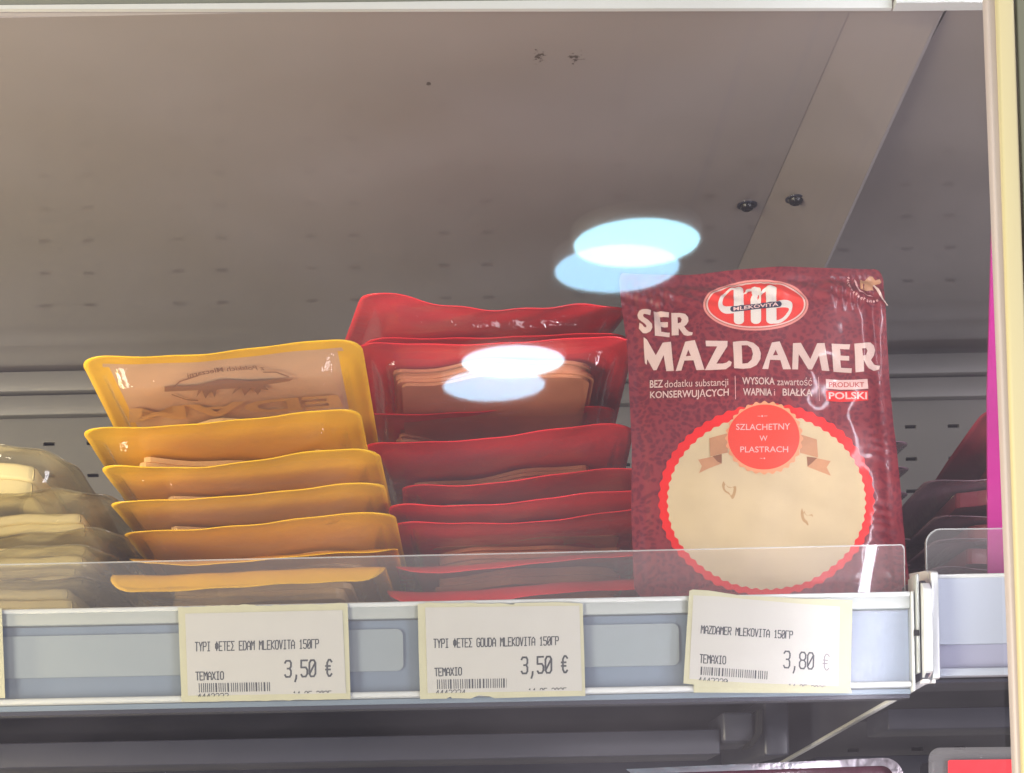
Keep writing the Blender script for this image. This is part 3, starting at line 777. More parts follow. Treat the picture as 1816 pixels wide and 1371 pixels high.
# seal
c_ = (868/6.4857+1220, 530/6.4857+700)
lay("seal_scallop", [[ell(c_[0], c_[1], 67.5, 62.5, 300, 1.9, 28)]], 'p_scallop', 6)
lay("seal", [[ell(862/6.4857+1220, 520/6.4857+700, 63.5, 56.5, 120)]], 'p_seal', 7)

# ---- text
def text_polys(s, bold=0.0, cw=.5):
    cu = bpy.data.curves.new("t", 'FONT'); cu.body = s; cu.offset = bold; cu.resolution_u = 3
    ob = bpy.data.objects.new("t", cu); C.objects.link(ob)
    bpy.context.view_layer.update()
    me = bpy.data.meshes.new_from_object(ob.evaluated_get(bpy.context.evaluated_depsgraph_get()))
    bpy.data.objects.remove(ob); bpy.data.curves.remove(cu)
    V = [v.co.copy() for v in me.vertices]; Fs = [tuple(p_.vertices) for p_ in me.polygons]; bpy.data.meshes.remove(me)
    return V, Fs
def quad_map(V, quad, ref=None):
    """quad = TL, TR, BR, BL in photograph pixels; ref gives the text's own box"""
    xs = [v.x for v in V]; ys_ = [v.y for v in V]
    x0, x1 = min(xs), max(xs); y0, y1 = ref or (min(ys_), max(ys_))
    out = []
    for v in V:
        a = (v.x-x0)/(x1-x0); b = (v.y-y0)/(y1-y0)
        tl, tr, br, bl = quad
        t_ = (tl[0]+(tr[0]-tl[0])*a, tl[1]+(tr[1]-tl[1])*a); u_ = (bl[0]+(br[0]-bl[0])*a, bl[1]+(br[1]-bl[1])*a)
        out.append((u_[0]+(t_[0]-u_[0])*b, u_[1]+(t_[1]-u_[1])*b))
    return out
CAP = (0.0, .729)
def lay_text(name, s, quad, m, level, bold=0.0, caps=True, parent=None):
    V, Fs = text_polys(s, bold)
    caps_ref = None
    if caps:
        Hm = [v.y for v in text_polys("H", bold)[0]]; caps_ref = (min(Hm), max(Hm))
    px = quad_map(V, quad, caps_ref)
    me = bpy.data.meshes.new(name)
    VV = []
    for q in px:
        x, y = U(*q); VV.append(tuple(place(x, y, .0002+.00011*level)))
    # keep the faces turned to the viewer
    FF = []
    for f in Fs:
        a, b, c2 = (Vector(VV[i]) for i in f[:3])
        FF.append(f if (b-a).cross(c2-a).z > 0 else f[::-1])
    me.from_pydata(VV, [], FF); me.update(); me.materials.append(M[m])
    o = bpy.data.objects.new(name, me); C.objects.link(o); o.parent = parent or up_pack
    return o
def bx4(x0, y0, x1, y1, s=0): return [(x0, y0), (x1, y0+s), (x1, y1+s), (x0, y1)]
lay_text("lettering", "SZLACHETNY", bx4(1304, 756.5, 1399, 767), 'p_pink', 8, .006)
lay_text("lettering", "W", bx4(1345.5, 777, 1359.5, 786.5), 'p_pink', 8, .006)
lay_text("lettering", "PLASTRACH", bx4(1311.5, 796.5, 1396, 806.5), 'p_pink', 8, .006)
lay("ornament", [[ell(1350, 743, 1.6, 1.6, 10)], [[(1342, 742.5), (1347, 742.7), (1347, 743.5), (1342, 743.3)]], [[(1353, 742.7), (1359, 742.5), (1359, 743.3), (1353, 743.5)]]], 'p_pink', 8)
lay("ornament", [[ell(1354, 817, 1.4, 1.4, 10)], [[(1346, 816.5), (1351, 816.7), (1351, 817.4), (1346, 817.2)]]], 'p_pink', 8)

# big title, traced letter by letter
Z1 = (7.567, 1110, 540); Z2 = (7.567, 1340, 540)
letters = [
 (Z1, [[(335, 95), (322, 172), (290, 163), (240, 150), (224, 165), (235, 195), (300, 240), (345, 290), (350, 340), (325, 385), (270, 410), (225, 403), (172, 335), (180, 262), (215, 290), (240, 325), (265, 335), (272, 315), (250, 285), (200, 245), (165, 205), (152, 150), (175, 105), (215, 85), (270, 90)]]),
 (Z1, [[(370, 100), (470, 112), (575, 125), (570, 195), (455, 180), (460, 245), (560, 260), (558, 325), (465, 318), (470, 390), (585, 400), (580, 460), (385, 440)]]),
 (Z1, [[(605, 130), (720, 130), (790, 145), (830, 190), (835, 250), (805, 298), (775, 320), (800, 360), (835, 395), (890, 410), (880, 445), (820, 455), (770, 440), (735, 390), (702, 340), (702, 440), (610, 440)], [(690, 190), (690, 275), (730, 265), (745, 225), (725, 190)]]),
 (Z1, [[(235, 455), (280, 490), (400, 690), (490, 530), (600, 520), (620, 720), (640, 905), (540, 905), (505, 690), (410, 885), (370, 890), (285, 740), (278, 812), (255, 790), (240, 580)]]),
 (Z1, [[(790, 530), (915, 515), (985, 710), (1048, 903), (940, 905), (900, 775), (780, 775), (740, 905), (665, 910), (725, 720)], [(830, 635), (865, 715), (800, 720)]]),
 (Z1, [[(1060, 525), (1355, 525), (1350, 600), (1205, 825), (1290, 827), (1340, 817), (1372, 790), (1410, 815), (1395, 860), (1330, 903), (1052, 908), (1215, 600), (1065, 598)]]),
 (Z1, [[(1425, 540), (1520, 528), (1610, 527), (1700, 555), (1770, 620), (1797, 700), (1790, 780), (1740, 860), (1660, 900), (1560, 908), (1440, 895), (1434, 720)], [(1540, 590), (1550, 840), (1620, 835), (1670, 790), (1690, 710), (1670, 630), (1620, 590)]]),
 (Z2, [[(210, 540), (315, 520), (395, 720), (462, 908), (355, 910), (320, 785), (180, 785), (155, 910), (75, 910), (140, 730)], [(258, 640), (290, 715), (220, 722)]]),
 (Z2, [[(495, 540), (600, 535), (725, 760), (820, 540), (920, 535), (955, 730), (985, 910), (880, 910), (845, 700), (745, 905), (695, 905), (570, 690), (555, 910), (476, 910), (488, 700)]]),
 (Z2, [[(1015, 540), (1265, 545), (1255, 610), (1130, 605), (1140, 690), (1255, 695), (1255, 755), (1135, 752), (1145, 855), (1290, 860), (1285, 925), (1040, 915), (1030, 720)]]),
 (Z2, [[(1320, 537), (1430, 528), (1540, 515), (1590, 545), (1608, 600), (1595, 670), (1550, 740), (1600, 790), (1680, 800), (1670, 845), (1590, 875), (1520, 855), (1480, 800), (1450, 745), (1455, 900), (1340, 915), (1335, 720)], [(1425, 600), (1440, 690), (1480, 680), (1500, 630), (1480, 595)]]),
]
for zz, lps in letters:
    lay("title_letter", [[zt_(l, *zz) for l in lps]], 'p_white', 1)
lay_text("lettering", "BEZ", bx4(1152.5, 674.5, 1175.5, 687.5), 'p_white', 1, .014)
lay_text("lettering", "dodatku substancji", bx4(1178.5, 676, 1290, 688), 'p_white', 1, -.004)
lay_text("lettering", "KONSERWUJĄCYCH", bx4(1153, 694, 1291, 706), 'p_white', 1, .012)
lay_text("lettering", "WYSOKA", bx4(1314.5, 675, 1372, 687.5), 'p_white', 1, .014)
lay_text("lettering", "zawartość", bx4(1376.5, 676, 1438.5, 688.5), 'p_white', 1, -.002)
lay_text("lettering", "WAPNIA", bx4(1316, 694.5, 1367, 707), 'p_white', 1, .014)
lay_text("lettering", "i", bx4(1370.8, 695, 1372.6, 707), 'p_pink', 1, -.002)
lay_text("lettering", "BIAŁKA", bx4(1387-1, 694.5, 1439, 707.5), 'p_white', 1, .014)
lay("divider_line", [[[(1301.6, 672), (1302.6, 672), (1303.4, 713), (1302.4, 713)]]], 'p_pink', 1)
lay("divider_line", [[[(1449.4, 672), (1450.4, 672), (1452.4, 715), (1451.4, 715)]]], 'p_pink', 1)
Z6 = (4.0356, 1130, 650)
lay("badge_upper", [[zt_([(1345, 102), (1430, 105), (1550, 101), (1648, 91), (1653, 163), (1560, 172), (1450, 175), (1349, 168)], *Z6)]], 'p_badge', 1)
lay("badge_lower", [[zt_([(1345, 184), (1450, 188), (1560, 185), (1650, 178), (1652, 245), (1560, 258), (1450, 263), (1349, 258)], *Z6)]], 'p_ring', 1)
lay_text("lettering", "PRODUKT", zt_([(1368, 124), (1622, 118), (1622, 154), (1368, 160)], *Z6), 'p_dark_red', 2, .012)
lay_text("lettering", "POLSKI", zt_([(1365, 196), (1642, 190), (1642, 240), (1368, 246)], *Z6), 'p_badge', 2, .022)

# oval emblem
Z3 = (8.2545, 1230, 480)
E = lambda rx, ry, n=120: [(903+rx*math.cos(t), 525+ry*math.sin(t)) for t in (2*math.pi*k/n for k in range(n))]
lay("emblem_rim", [[zt_(E(768, 385), *Z3)]], 'p_logo_pink', 1)
lay("emblem_line", [[zt_(E(738, 357), *Z3), zt_(E(728, 349), *Z3)]], 'p_ribbon_d', 2)
lay("emblem_line", [[zt_(E(724, 345), *Z3), zt_(E(704, 328), *Z3)]], 'p_badge', 3)
lay("emblem_field", [[zt_(E(700, 325), *Z3)]], 'p_red', 2)
def stem(x0, x1, y0, y1, r=55):
    w2 = (x1-x0)/2; pts = []
    for k in range(13): t = math.pi*k/12; pts.append((x0+w2+w2*math.cos(t), y1-r+r*math.sin(t)))
    for k in range(13): t = math.pi+math.pi*k/12; pts.append((x0+w2+w2*math.cos(t), y0+r+r*math.sin(t)))
    return pts
for a in (zt_(stem(582, 728, 242, 818), *Z3), zt_(stem(828, 976, 258, 818), *Z3), zt_(stem(1052, 1202, 252, 818), *Z3)):
    lay("emblem_stem", [[a]], 'p_logo_white', 4)
lay("emblem_arch", [[zt_([(715, 360), (765, 300), (830, 262), (900, 258), (880, 300), (800, 330), (760, 370), (722, 420)], *Z3)]], 'p_logo_white', 3)
lay("emblem_arch", [[zt_([(960, 360), (1010, 300), (1070, 258), (1130, 252), (1110, 300), (1040, 330), (1000, 370), (966, 420)], *Z3)]], 'p_logo_white', 3)
lay("emblem_swash", [[smoothed(zt_([(650, 240), (560, 265), (470, 310), (395, 390), (350, 490), (360, 590), (420, 650), (500, 662), (640, 640), (640, 545), (520, 548), (440, 545), (412, 510), (425, 430), (480, 350), (560, 300), (640, 300)], *Z3))]], 'p_logo_white', 3)
lay("emblem_swash", [[smoothed(zt_([(1150, 500), (1250, 472), (1350, 455), (1430, 480), (1444, 545), (1415, 650), (1345, 745), (1245, 812), (1120, 812), (1120, 760), (1220, 765), (1300, 725), (1360, 650), (1392, 600), (1375, 572), (1280, 572), (1150, 590)], *Z3))]], 'p_logo_white', 3)
ang = math.atan2(525-592, 1275-530); pill = []
for cx, cy, a0 in ((1235, 529, -90), (570, 592, 90)):
    for k in range(9):
        t = math.radians(a0+180*k/8)+ang; pill.append((cx+42*math.cos(t), cy+42*math.sin(t)))
lay("emblem_band", [[zt_(pill, *Z3)]], 'p_navy', 5)
lay_text("lettering", "MLEKOVITA", zt_([(575, 566), (1230, 504), (1230, 556), (575, 618)], *Z3), 'p_badge', 6, .02)
# peel corner
Z5 = (13.708, 1480, 470)
lay("peel_tab", [[zt_([(630, 350), (680, 382), (740, 368), (800, 310), (850, 268), (925, 270), (1000, 362), (1100, 330), (1145, 400), (1100, 450), (985, 472), (925, 525), (950, 612), (800, 625), (680, 640), (620, 600), (615, 450)], *Z5)]], 'p_ribbon', 1)
lay("peel_curl", [[zt_([(470, 350), (520, 400), (560, 560), (650, 680), (780, 735), (960, 755), (860, 775), (720, 748), (570, 665), (500, 545)], *Z5)]], 'p_pink', 1)
lay("crease_highlight", [[zt_([(940, 480), (975, 470), (1120, 680), (1215, 850), (1300, 1000), (1275, 1005), (1180, 870), (1060, 700)], *Z5)]], 'p_white', 2)  # highlight along a crease, painted on as a cream line
for k, ch in enumerate("łatweotwieranie"):
    t = math.radians(192-k*8.6); cx, cy = 860+540*math.cos(t), 430+470*math.sin(t)
    rx, ry = -math.sin(t), math.cos(t); s = 26
    rx, ry = math.sin(t), -math.cos(t)
    nx_, ny_ = math.cos(t), math.sin(t)
    q = [(cx-rx*s-nx_*s*1.1, cy-ry*s-ny_*s*1.1), (cx+rx*s-nx_*s*1.1, cy+ry*s-ny_*s*1.1), (cx+rx*s+nx_*s*1.1, cy+ry*s+ny_*s*1.1), (cx-rx*s+nx_*s*1.1, cy-ry*s+ny_*s*1.1)]
    lay_text("tiny_letter", ch, zt_(q, *Z5), 'p_pink', 1, .01, caps=False)

# clear tray behind the printed film, its wide sealed rim showing at the right
V = []; Fc = []
rings = [(.0025, -.0006), (.006, -.0006), (.008, -.0025), (.011, -.009), (.013, -.0105), (.03, -.0108)]
base = rrect(UW, UP_L, .009, 0)
for ins, z in rings:
    fx = (UW/2-ins)/(UW/2); fy = (UP_L/2-ins)/(UP_L/2)
    for x, y in base:
        X, Y = x*fx, UP_L/2+(y-UP_L/2)*fy
        V.append((X, Y, min(0, relief(X, Y))+z))
n = len(base)
for k in range(len(rings)-1):
    for i in range(n): Fc.append((k*n+i, k*n+(i+1) % n, (k+1)*n+(i+1) % n, (k+1)*n+i))
Fc.append(tuple((len(rings)-1)*n+i for i in range(n)))
mesh("tray", V, Fc, 'tray', up_pack, True, True)
for s in range(3):
    out = rrect(.092, .10, .004, 0, .02, 3); n = len(out)
    V = [(x, y, -.001-.002*s) for x, y in out]+[(x, y, -.0027-.002*s) for x, y in out]
    mesh("cheese_slice", V, [tuple(range(n)), tuple(range(2*n-1, n-1, -1))]+[(i, n+i, n+(i+1) % n, (i+1) % n) for i in range(n)], 'cheese_p', up_pack, False, True)

# ------------------------------------------------------------------ price labels with a narrow thermal-printer face
G = {
 'T': [[(0, 6), (4, 6)], [(2, 6), (2, 0)]], 'Y': [[(0, 6), (2, 3), (4, 6)], [(2, 3), (2, 0)]],
 'P': [[(0, 0), (0, 6), (3.2, 6), (4, 5.2), (4, 3.8), (3.2, 3), (0, 3)]], 'I': [[(.6, 6), (3.4, 6)], [(2, 6), (2, 0)], [(.6, 0), (3.4, 0)]],
 'F': [[(2, 6), (2, 0)], [(1.4, 5), (.4, 4.3), (.4, 1.9), (1.4, 1.2), (2.6, 1.2), (3.6, 1.9), (3.6, 4.3), (2.6, 5), (1.4, 5)]],
 'E': [[(4, 6), (0, 6), (0, 0), (4, 0)], [(0, 3), (3, 3)]], 'S': [[(4, 6), (0, 6), (2.4, 3), (0, 0), (4, 0)]],
 'D': [[(0, 0), (0, 6), (2.6, 6), (4, 4.6), (4, 1.4), (2.6, 0), (0, 0)]],
 'A': [[(0, 0), (0, 4.4), (2, 6), (4, 4.4), (4, 0)], [(0, 2.4), (4, 2.4)]],
 'M': [[(0, 0), (0, 6), (2, 4), (4, 6), (4, 0)], [(2, 4), (2, 3)]], 'L': [[(0, 6), (0, 0), (4, 0)]],
 'K': [[(0, 0), (0, 6)], [(4, 6), (0, 3), (4, 0)]], 'O': [[(1, 6), (3, 6), (4, 5), (4, 1), (3, 0), (1, 0), (0, 1), (0, 5), (1, 6)]],
 'V': [[(0, 6), (2, 0), (4, 6)]], 'G': [[(0, 0), (0, 6), (4, 6)]], 'g': [[(4, 5), (3, 6), (1, 6), (0, 5), (0, 1), (1, 0), (3, 0), (4, 1), (4, 3), (2.4, 3)]],
 'U': [[(0, 6), (0, 1), (1, 0), (3, 0), (4, 1), (4, 6)]], 'X': [[(0, 6), (4, 0)], [(4, 6), (0, 0)]],
 'Z': [[(0, 6), (4, 6), (0, 0), (4, 0)]], 'R': [[(0, 0), (0, 6), (3.2, 6), (4, 5.2), (4, 3.8), (3.2, 3), (0, 3)], [(1.8, 3), (4, 0)]],
 '1': [[(.8, 4.8), (2, 6), (2, 0)], [(.8, 0), (3.2, 0)]], '5': [[(4, 6), (0, 6), (0, 3.4), (3, 3.4), (4, 2.5), (4, 1), (3, 0), (.8, 0), (0, .8)]],
 '0': [[(1, 6), (3, 6), (4, 5), (4, 1), (3, 0), (1, 0), (0, 1), (0, 5), (1, 6)], [(3.8, 5), (.2, 1)]],
 '3': [[(0, 5.2), (.8, 6), (3.2, 6), (4, 5.2), (4, 3.9), (3.2, 3.1), (1.6, 3.1)], [(3.2, 3.1), (4, 2.2), (4, .8), (3.2, 0), (.8, 0), (0, .8)]],
 '8': [[(1, 6), (3, 6), (4, 5.2), (4, 3.9), (3, 3.1), (1, 3.1), (0, 3.9), (0, 5.2), (1, 6)], [(1, 3.1), (0, 2.3), (0, .8), (1, 0), (3, 0), (4, .8), (4, 2.3), (3, 3.1)]],
 ',': [[(2.2, .6), (2.0, -.6), (1.3, -1.8)]], '€': [[(4, 5.2), (3, 6), (2, 6), (1, 4.9), (1, 1.1), (2, 0), (3, 0), (4, .8)], [(0, 3.7), (3, 3.7)], [(0, 2.4), (3, 2.4)]],
 '4': [[(3, 0), (3, 6), (0, 2), (4, 2)]], '2': [[(0, 5), (1, 6), (3, 6), (4, 5), (4, 4), (0, 0), (4, 0)]], '-': [[(.5, 3), (3.5, 3)]],
 '7': [[(0, 6), (4, 6), (1.6, 0)]], '9': [[(4, 3), (1, 3), (0, 4), (0, 5), (1, 6), (3, 6), (4, 5), (4, 1), (3, 0), (1, 0)]], '6': [[(3, 6), (1, 6), (0, 5), (0, 1), (1, 0), (3, 0), (4, 1), (4, 2.4), (3, 3.2), (0, 3.2)]],
}
def stroke_text(s, quad, th, clip=None, adv=5.4):
    """strokes as thin quads in photograph pixels; clip keeps only what is above that height (grid units)"""
    Wt = adv*len(s)-(adv-4); polys = []
    tl, tr, br, bl = quad
    def mp(x, y):
        a = x/Wt; b = y/6
        t_ = (tl[0]+(tr[0]-tl[0])*a, tl[1]+(tr[1]-tl[1])*a); u_ = (bl[0]+(br[0]-bl[0])*a, bl[1]+(br[1]-bl[1])*a)
        return (u_[0]+(t_[0]-u_[0])*b, u_[1]+(t_[1]-u_[1])*b)
    for k, ch in enumerate(s):
        for line in G.get(ch, []):
            for (xa, ya), (xb, yb) in zip(line, line[1:]):
                if clip is not None:
                    if max(ya, yb) <= clip: continue
                    if ya < clip: xa, ya = xa+(xb-xa)*(clip-ya)/(yb-ya), clip
                    if yb < clip: xb, yb = xb+(xa-xb)*(clip-yb)/(ya-yb), clip
                p0, p1 = mp(xa+k*adv, ya), mp(xb+k*adv, yb)
                dx, dy = p1[0]-p0[0], p1[1]-p0[1]; l = math.hypot(dx, dy) or 1; dx /= l; dy /= l
                h_ = th/2
                polys.append([(p0[0]-dx*h_*.6-dy*h_, p0[1]-dy*h_*.6+dx*h_), (p0[0]-dx*h_*.6+dy*h_, p0[1]-dy*h_*.6-dx*h_), (p1[0]+dx*h_*.6+dy*h_, p1[1]+dy*h_*.6-dx*h_), (p1[0]+dx*h_*.6-dy*h_, p1[1]+dy*h_*.6+dx*h_)])
    return polys
LY = .7398
def flat_px(name, polys, Y, m, parent, thick=0, curl=None):
    V = []; Fc = []
    for i, pg in enumerate(polys):
        b = len(V)
        eps = .000002*(i % 7)
        for q in pg:
            k = P(q[0], q[1], LY); dy = curl(q) if curl else 0
            V.append((k.x, Y-eps+dy, k.z))
        n = len(pg)
        tris = tessellate_polygon([[Vector((q[0], q[1], 0)) for q in pg]])
        if thick:
            for q in pg:
                k = P(q[0], q[1], LY); dy = curl(q) if curl else 0
                V.append((k.x, Y+thick+dy, k.z))
            for t_ in tris: Fc.append(tuple(b+i_ for i_ in t_)); Fc.append(tuple(b+n+i_ for i_ in reversed(t_)))
            for i_ in range(n): Fc.append((b+i_, b+(i_+1) % n, b+n+(i_+1) % n, b+n+i_))
        else:
            for t_ in tris: Fc.append(tuple(b+i_ for i_ in t_))
    o = mesh(name, V, Fc, m, parent)
    bm = bmesh.new(); bm.from_mesh(o.data); bmesh.ops.recalc_face_normals(bm, faces=bm.faces); bm.to_mesh(o.data); bm.free()
    return o
def ragged(p, q, n, amp, seed):
    r = random.Random(seed); return [(p[0]+(q[0]-p[0])*k/n, p[1]+(q[1]-p[1])*k/n+(r.uniform(-amp, amp) if 0 < k < n else 0)) for k in range(n)]
BAR = "1101001011010011101011001101101110010110101100110101101001101011001010110010101101011"
def bars(quad, seed):
    tl, tr, br, bl = quad; out = []; r = random.Random(seed); x = 0; n = 62.
    pat = []
    while x < n:
        w_ = r.choice([1, 1, 1, 2]); pat.append((x, w_)); x += w_+r.choice([.7, .8, 1.2, .9])
    for x, w_ in pat:
        a, b = x/n, min(1, (x+w_*.72)/n)
        f = lambda p_, q_, t_: (p_[0]+(q_[0]-p_[0])*t_, p_[1]+(q_[1]-p_[1])*t_)
        out.append([f(tl, tr, a), f(tl, tr, b), f(bl, br, b), f(bl, br, a)])
    return out
def label(lab, zz, back, paper, line, lq, tq, pq, price, bq, nq, num, dq, faded=False, extra=None, th=1.5, group="price labels on the shelf rail"):
    c0 = P(back[0][0]/zz[0]+zz[1], back[0][1]/zz[0]+zz[2], LY)
    t = thing("price_label", lab, "price label", (c0.x, LY, c0.z-.04), group=group)
    z_ = lambda l: zt_(l, *zz)
    if extra: flat_px("older_label", [z_(extra)], LY+.0003, 'backing', t, .0002)
    flat_px("backing", [z_(back)], LY, 'backing', t, .00025)
    flat_px("paper", [z_(paper)], LY-.0002, 'paper', t, .00015)
    m = 'ink'
    flat_px("lettering", stroke_text(line, z_(lq), th), LY-.00026, m, t)
    flat_px("lettering", stroke_text("TEMAXIO", z_(tq), th), LY-.00026, m, t)
    flat_px("price", stroke_text(price[0], z_(pq), 3.3 if not faded else 2.7), LY-.00026, m if not faded else 'ink', t)
    if faded: flat_px("euro_sign", stroke_text("€", z_(price[1]), 1.6), LY-.00026, 'ink_faded', t)
    flat_px("barcode", bars(z_(bq), len(line)), LY-.00026, m, t)
    flat_px("number", stroke_text(num, z_(nq), 1.3, clip=3.2), LY-.00026, m, t)
    flat_px("date", stroke_text("14-05-2025", z_(dq), 1.3, clip=4.2), LY-.00026, m if not faded else 'ink_faded', t)
    return t
ZA = (5.341, 300, 1060)
def rough_top(p, q, seed): return ragged(p, q, 24, 5, seed)
back = rough_top((85, 92), (810, 62), 1)+[(812, 68), (830, 80)]+rough_top((900, 74), (1690, 52), 2)+[(1690, 55), (1705, 500)]+ragged((1718, 962), (118, 985), 22, 6, 3)+[(118, 985), (98, 500)]
label("price label reading EDAM and 3,50 €, under the yellow packs", ZA, back, [(152, 152), (1640, 118), (1675, 905), (178, 928)],
      "TYPI FETES EDAM MLEKOVITA 150GP", [(247, 424), (1415, 396), (1415, 478), (247, 508)], [(252, 706), (515, 702), (515, 774), (256, 782)],
      [(1097, 600), (1540, 588), (1540, 742), (1097, 752)], ("3,50 €",), [(280, 812), (955, 800), (958, 886), (284, 898)], [(270, 912), (560, 906), (560, 960), (270, 966)], "4442233", [(1175, 890), (1535, 884), (1535, 934), (1175, 940)], th=1.9)
ZB_ = (3.0267, 640, 1040)
back = [(305, 95), (345, 90)]+ragged((350, 86), (800, 92), 14, 3, 5)+[(815, 98), (830, 90), (1060, 84), (1190, 92), (1198, 340)]+[(1205, 588), (1000, 592)]+[(720, 600), (690, 590), (630, 585), (590, 602), (490, 600), (480, 592), (460, 602), (318, 605), (310, 340)]
label("price label reading GOUDA and 3,50 €, under the red packs", ZB_, back, [(345, 114), (1172, 104), (1187, 560), (358, 572)],
      "TYPI FETES gOUDA MLEKOVITA 150GP", [(391, 284), (1060, 270), (1060, 314), (391, 330)], [(396, 440), (540, 436), (540, 476), (398, 482)],
      [(862, 382), (1108, 374), (1108, 462), (862, 468)], ("3,50 €",), [(408, 500), (782, 494), (782, 544), (410, 552)], [(402, 558), (560, 555), (560, 588), (402, 590)], "4442234", [(900, 549), (1102, 545), (1102, 573), (900, 576)], th=1.9)
back = [(120, 42), (150, 30), (300, 38), (620, 88), (900, 98), (1200, 115), (1665, 132), (1655, 500), (1645, 962), (900, 962), (165, 955), (165, 930), (65, 918), (90, 500)]
label("crooked price label reading MAZDAMER and 3,80 €, under the upright pack", ZA[:1]+(1200, 1040), back, [(158, 86), (400, 96), (620, 118), (1100, 160), (1545, 192), (1540, 500), (1530, 945), (700, 915), (118, 876), (135, 500)],
      "MAZDAMER MLEKOVITA 150GP", [(236, 372), (1098, 426), (1095, 496), (230, 444)], [(222, 646), (465, 664), (462, 736), (218, 724)],
      [(1018, 614), (1297, 632), (1292, 784), (1012, 770)], ("3,80", [(1385, 640), (1445, 645), (1440, 795), (1382, 790)]), [(228, 760), (866, 804), (862, 882), (224, 838)], [(206, 860), (480, 880), (478, 938), (204, 918)], "4443220", [(1060, 925), (1410, 945), (1410, 985), (1060, 965)], faded=True,
      extra=[(160, 900), (1650, 960), (1662, 1010), (900, 1008), (162, 1004)], th=1.8)
lb = thing("price_label", "sliver of a pale price label cut off by the left edge of the picture", "price label", P(-100, 1240, LY), group="price labels on the shelf rail")
flat_px("backing", [[(-290, 1086), (3, 1079), (9, 1238), (-284, 1244)]], LY, 'backing', lb, .00025)
flat_px("paper", [[(-280, 1096), (-8, 1089), (-4, 1228), (-276, 1236)]], LY-.0002, 'paper', lb, .00015)
# brown print on the underside of the tilted yellow pack's lid, seen through the tray (mirrored)
ypk = [o for o in C.objects if o.get('label', '').startswith('topmost yellow')][0]
bpy.context.view_layer.update()
mw = ypk.matrix_world.copy(); mi = mw.inverted(); nrm = (mw.to_3x3() @ Vector((0, 0, 1))); org = mw @ Vector((0, 0, -.0016))
def YU(u, v):
    d = P(u, v, 1); return mi @ (d*(org.dot(nrm)/d.dot(nrm)))
Z3b = (3.0267, 120, 560)
def under_print(name, polys, m):
    V = []; Fc = []
    for pg in polys:
        b = len(V); V += [YU(*q) for q in pg]; Fc += [tuple(b+i for i in t_) for t_ in tessellate_polygon([[Vector((q[0], q[1], 0)) for q in pg]])]
    return mesh(name, V, Fc, m, ypk, False, True)
def arc_band(pts_top, pts_bot): return pts_top+pts_bot[::-1]
under_print("mountain_print", [zt_([(520, 380), (700, 372), (800, 345), (850, 340), (960, 350), (1080, 345), (1210, 338), (1190, 352), (1050, 372), (1080, 400), (1040, 395), (1020, 425), (990, 385), (950, 430), (930, 385), (880, 425), (900, 390), (800, 395), (790, 440), (770, 400), (740, 445), (720, 400), (690, 440), (700, 400), (520, 408)], *Z3b)], 'brown')
Vt, Ft = text_polys("z Polskich Mleczarni", .01)
px = quad_map([Vector((-v.x, v.y, 0)) for v in Vt], zt_([(640, 300), (1050, 262), (1060, 284), (645, 326)], *Z3b)[:4])
# arch the words
xs = [q[0] for q in px]; mx_ = (min(xs)+max(xs))/2; hw = (max(xs)-min(xs))/2
px = [(q[0], q[1]-5*(1-((q[0]-mx_)/hw)**2)+3) for q in px]
mesh("lettering", [YU(*q) for q in px], Ft, 'brown', ypk, False, True)
under_print("oval_line", [zt_(arc_band([(550, 395), (600, 350), (700, 318)], [(556, 400), (604, 356), (702, 324)]), *Z3b), zt_(arc_band([(1050, 300), (1120, 300), (1190, 325)], [(1050, 306), (1118, 306), (1186, 331)]), *Z3b), zt_(arc_band([(560, 420), (640, 448), (700, 452)], [(556, 425), (640, 454), (700, 458)]), *Z3b)], 'brown')
Vt, Ft = text_polys("EDAM", .03)
px = quad_map([Vector((-v.x, -v.y, 0)) for v in Vt], zt_([(330, 500), (1450, 425), (1480, 490), (330, 575)], *Z3b))
mesh("lettering", [YU(*q)-Vector((0, 0, .0) ) for q in px], Ft, 'faint_print', ypk, False, True)

# ------------------------------------------------------------------ door: frame and double glazing, round ceiling lamps behind the camera
DY = .62
df = thing("door_frame", "pale yellowish door frame upright with a white gasket at the right edge", "door frame", P(1780, 1371, DY))
def vstrip(name, ut0, ut1, ub0, ub1, Y0, Y1, m):
    V = []
    for (u, v) in ((ut0, -150), (ut1, -150), (ub1, 1500), (ub0, 1500)):
        k = P(u, v, Y0); V += [(k.x, Y0, k.z), (k.x, Y1, k.z)]
    Fc = [(0, 2, 4, 6), (7, 5, 3, 1), (0, 1, 3, 2), (2, 3, 5, 4), (4, 5, 7, 6), (6, 7, 1, 0)]
    o = mesh(name, V, Fc, m, df); return bevel(o, .0012, 3)
vstrip("gasket", 1744, 1764, 1807, 1823, DY, DY+.006, 'gasket')
vstrip("frame_upright", 1763, 1794, 1819, 1851, DY-.004, DY-.0003, 'door')
vstrip("outer_strip", 1796, 1930, 1853, 1980, DY-.002, DY+.003, 'door_grey')
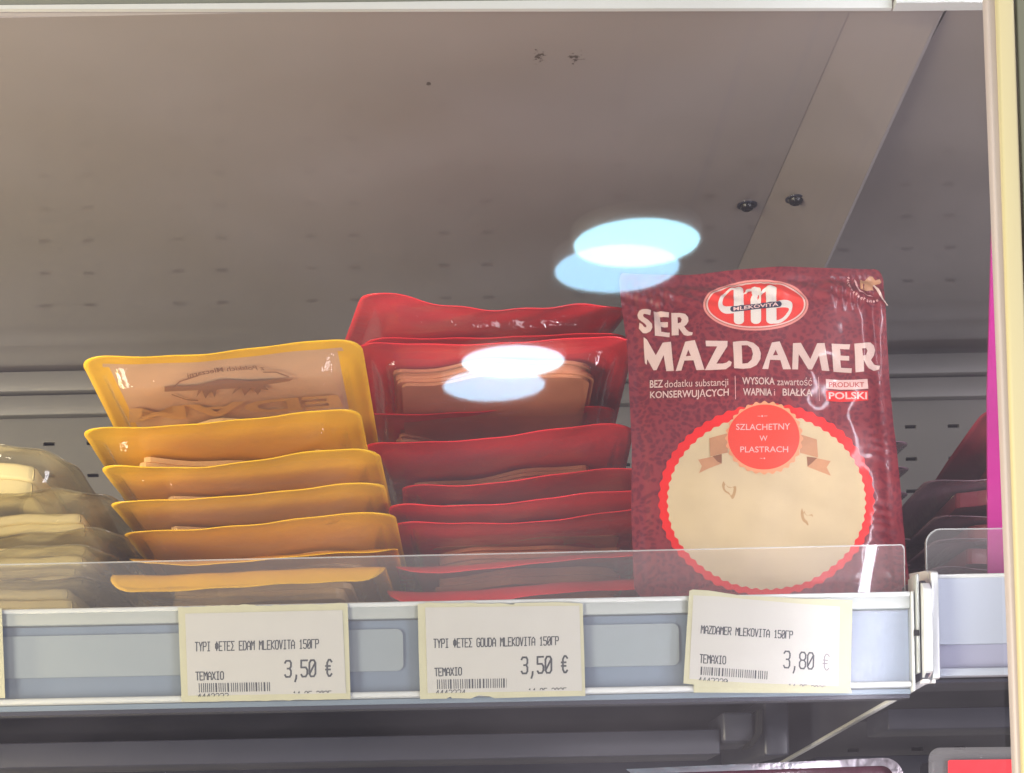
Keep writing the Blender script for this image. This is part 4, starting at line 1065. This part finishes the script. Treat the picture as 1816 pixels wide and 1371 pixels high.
def glass(name, label, Y, rx, rz, tint):
    m = bpy.data.materials.new("door_glass"); m.use_nodes = True; nt = m.node_tree
    nt.nodes.remove(nt.nodes["Principled BSDF"])
    t_ = nt.nodes.new("ShaderNodeBsdfTransparent"); t_.inputs[0].default_value = (.985, .99, .985, 1)
    g = nt.nodes.new("ShaderNodeBsdfGlossy"); g.inputs["Roughness"].default_value = .02; g.inputs[0].default_value = tint+(1,)
    df_ = nt.nodes.new("ShaderNodeBsdfDiffuse"); df_.inputs[0].default_value = (.80, .74, .84, 1)
    tc = nt.nodes.new("ShaderNodeTexCoord"); mp = nt.nodes.new("ShaderNodeMapping")
    mp.inputs["Rotation"].default_value = (0, .6, 0); mp.inputs["Scale"].default_value = (3, 1, 9)
    nt.links.new(tc.outputs["Object"], mp.inputs[0]); sn = noise(nt, 1.6, 5, mp.outputs[0], .6)
    mr = nt.nodes.new("ShaderNodeMapRange"); mr.inputs["From Min"].default_value = .40; mr.inputs["From Max"].default_value = .75
    mr.inputs["To Min"].default_value = .004; mr.inputs["To Max"].default_value = .028
    nt.links.new(sn.outputs["Fac"], mr.inputs["Value"])
    sm = nt.nodes.new("ShaderNodeMixShader"); nt.links.new(mr.outputs[0], sm.inputs[0])
    nt.links.new(t_.outputs[0], sm.inputs[1]); nt.links.new(df_.outputs[0], sm.inputs[2])
    k = schlick(nt, 1.6)
    mx = nt.nodes.new("ShaderNodeMixShader"); nt.links.new(k.outputs[0], mx.inputs[0])
    nt.links.new(sm.outputs[0], mx.inputs[1]); nt.links.new(g.outputs[0], mx.inputs[2])
    nt.links.new(mx.outputs[0], nt.nodes["Material Output"].inputs[0])
    t = thing("glass_pane", label, "glass", (0, Y, .17), (rx, 0, rz))
    x1 = P(1764, 700, DY).x
    mesh("glass_sheet", [(-.7, 0, -.5), (x1, 0, -.5), (x1, 0, .45), (-.7, 0, .45)], [(0, 1, 2, 3)], m, t, False, True)
glass("glass_pane", "outer glass pane of the cabinet door, mirroring two round ceiling lamps", .606, 0, 0, (1, 1, 1))
glass("glass_pane", "inner glass pane of the cabinet door, giving the fainter second lamp reflections", .615, -.0069, .0069, (.85, .85, 1))
for (u, v, lab) in ((1129, 431, "round white ceiling lamp reflected in the glass above the upright pack"), (910, 641, "round white ceiling lamp reflected in the glass over the red packs")):
    d = P(u, v, 1); H = 1.35; D = H/d.z; X = d.x*D; Yr = 2*.606-D
    t = thing("ceiling_lamp", lab, "lamp", (X, Yr, H), group="round ceiling lamps behind the camera")
    m = bpy.data.materials.new("lamp_emission"); m.use_nodes = True; nt = m.node_tree; nt.nodes.remove(nt.nodes["Principled BSDF"])
    e = nt.nodes.new("ShaderNodeEmission"); e.inputs[0].default_value = (.46, .86, 1, 1); e.inputs[1].default_value = 17
    nt.links.new(e.outputs[0], nt.nodes["Material Output"].inputs[0])
    n = 96; R = .132
    mesh("diffuser", [(R*math.cos(2*math.pi*k/n), R*math.sin(2*math.pi*k/n), 0) for k in range(n)], [tuple(range(n))], m, t, False, True)
    V = [(r*math.cos(2*math.pi*k/n), r*math.sin(2*math.pi*k/n), z) for r, z in ((R+.001, -.002), (R+.006, -.002), (R+.006, .03), (.03, .05)) for k in range(n)]
    mesh("housing", V, [(j*n+k, j*n+(k+1) % n, (j+1)*n+(k+1) % n, (j+1)*n+k) for j in range(3) for k in range(n)], 'white_steel', t, True, True)
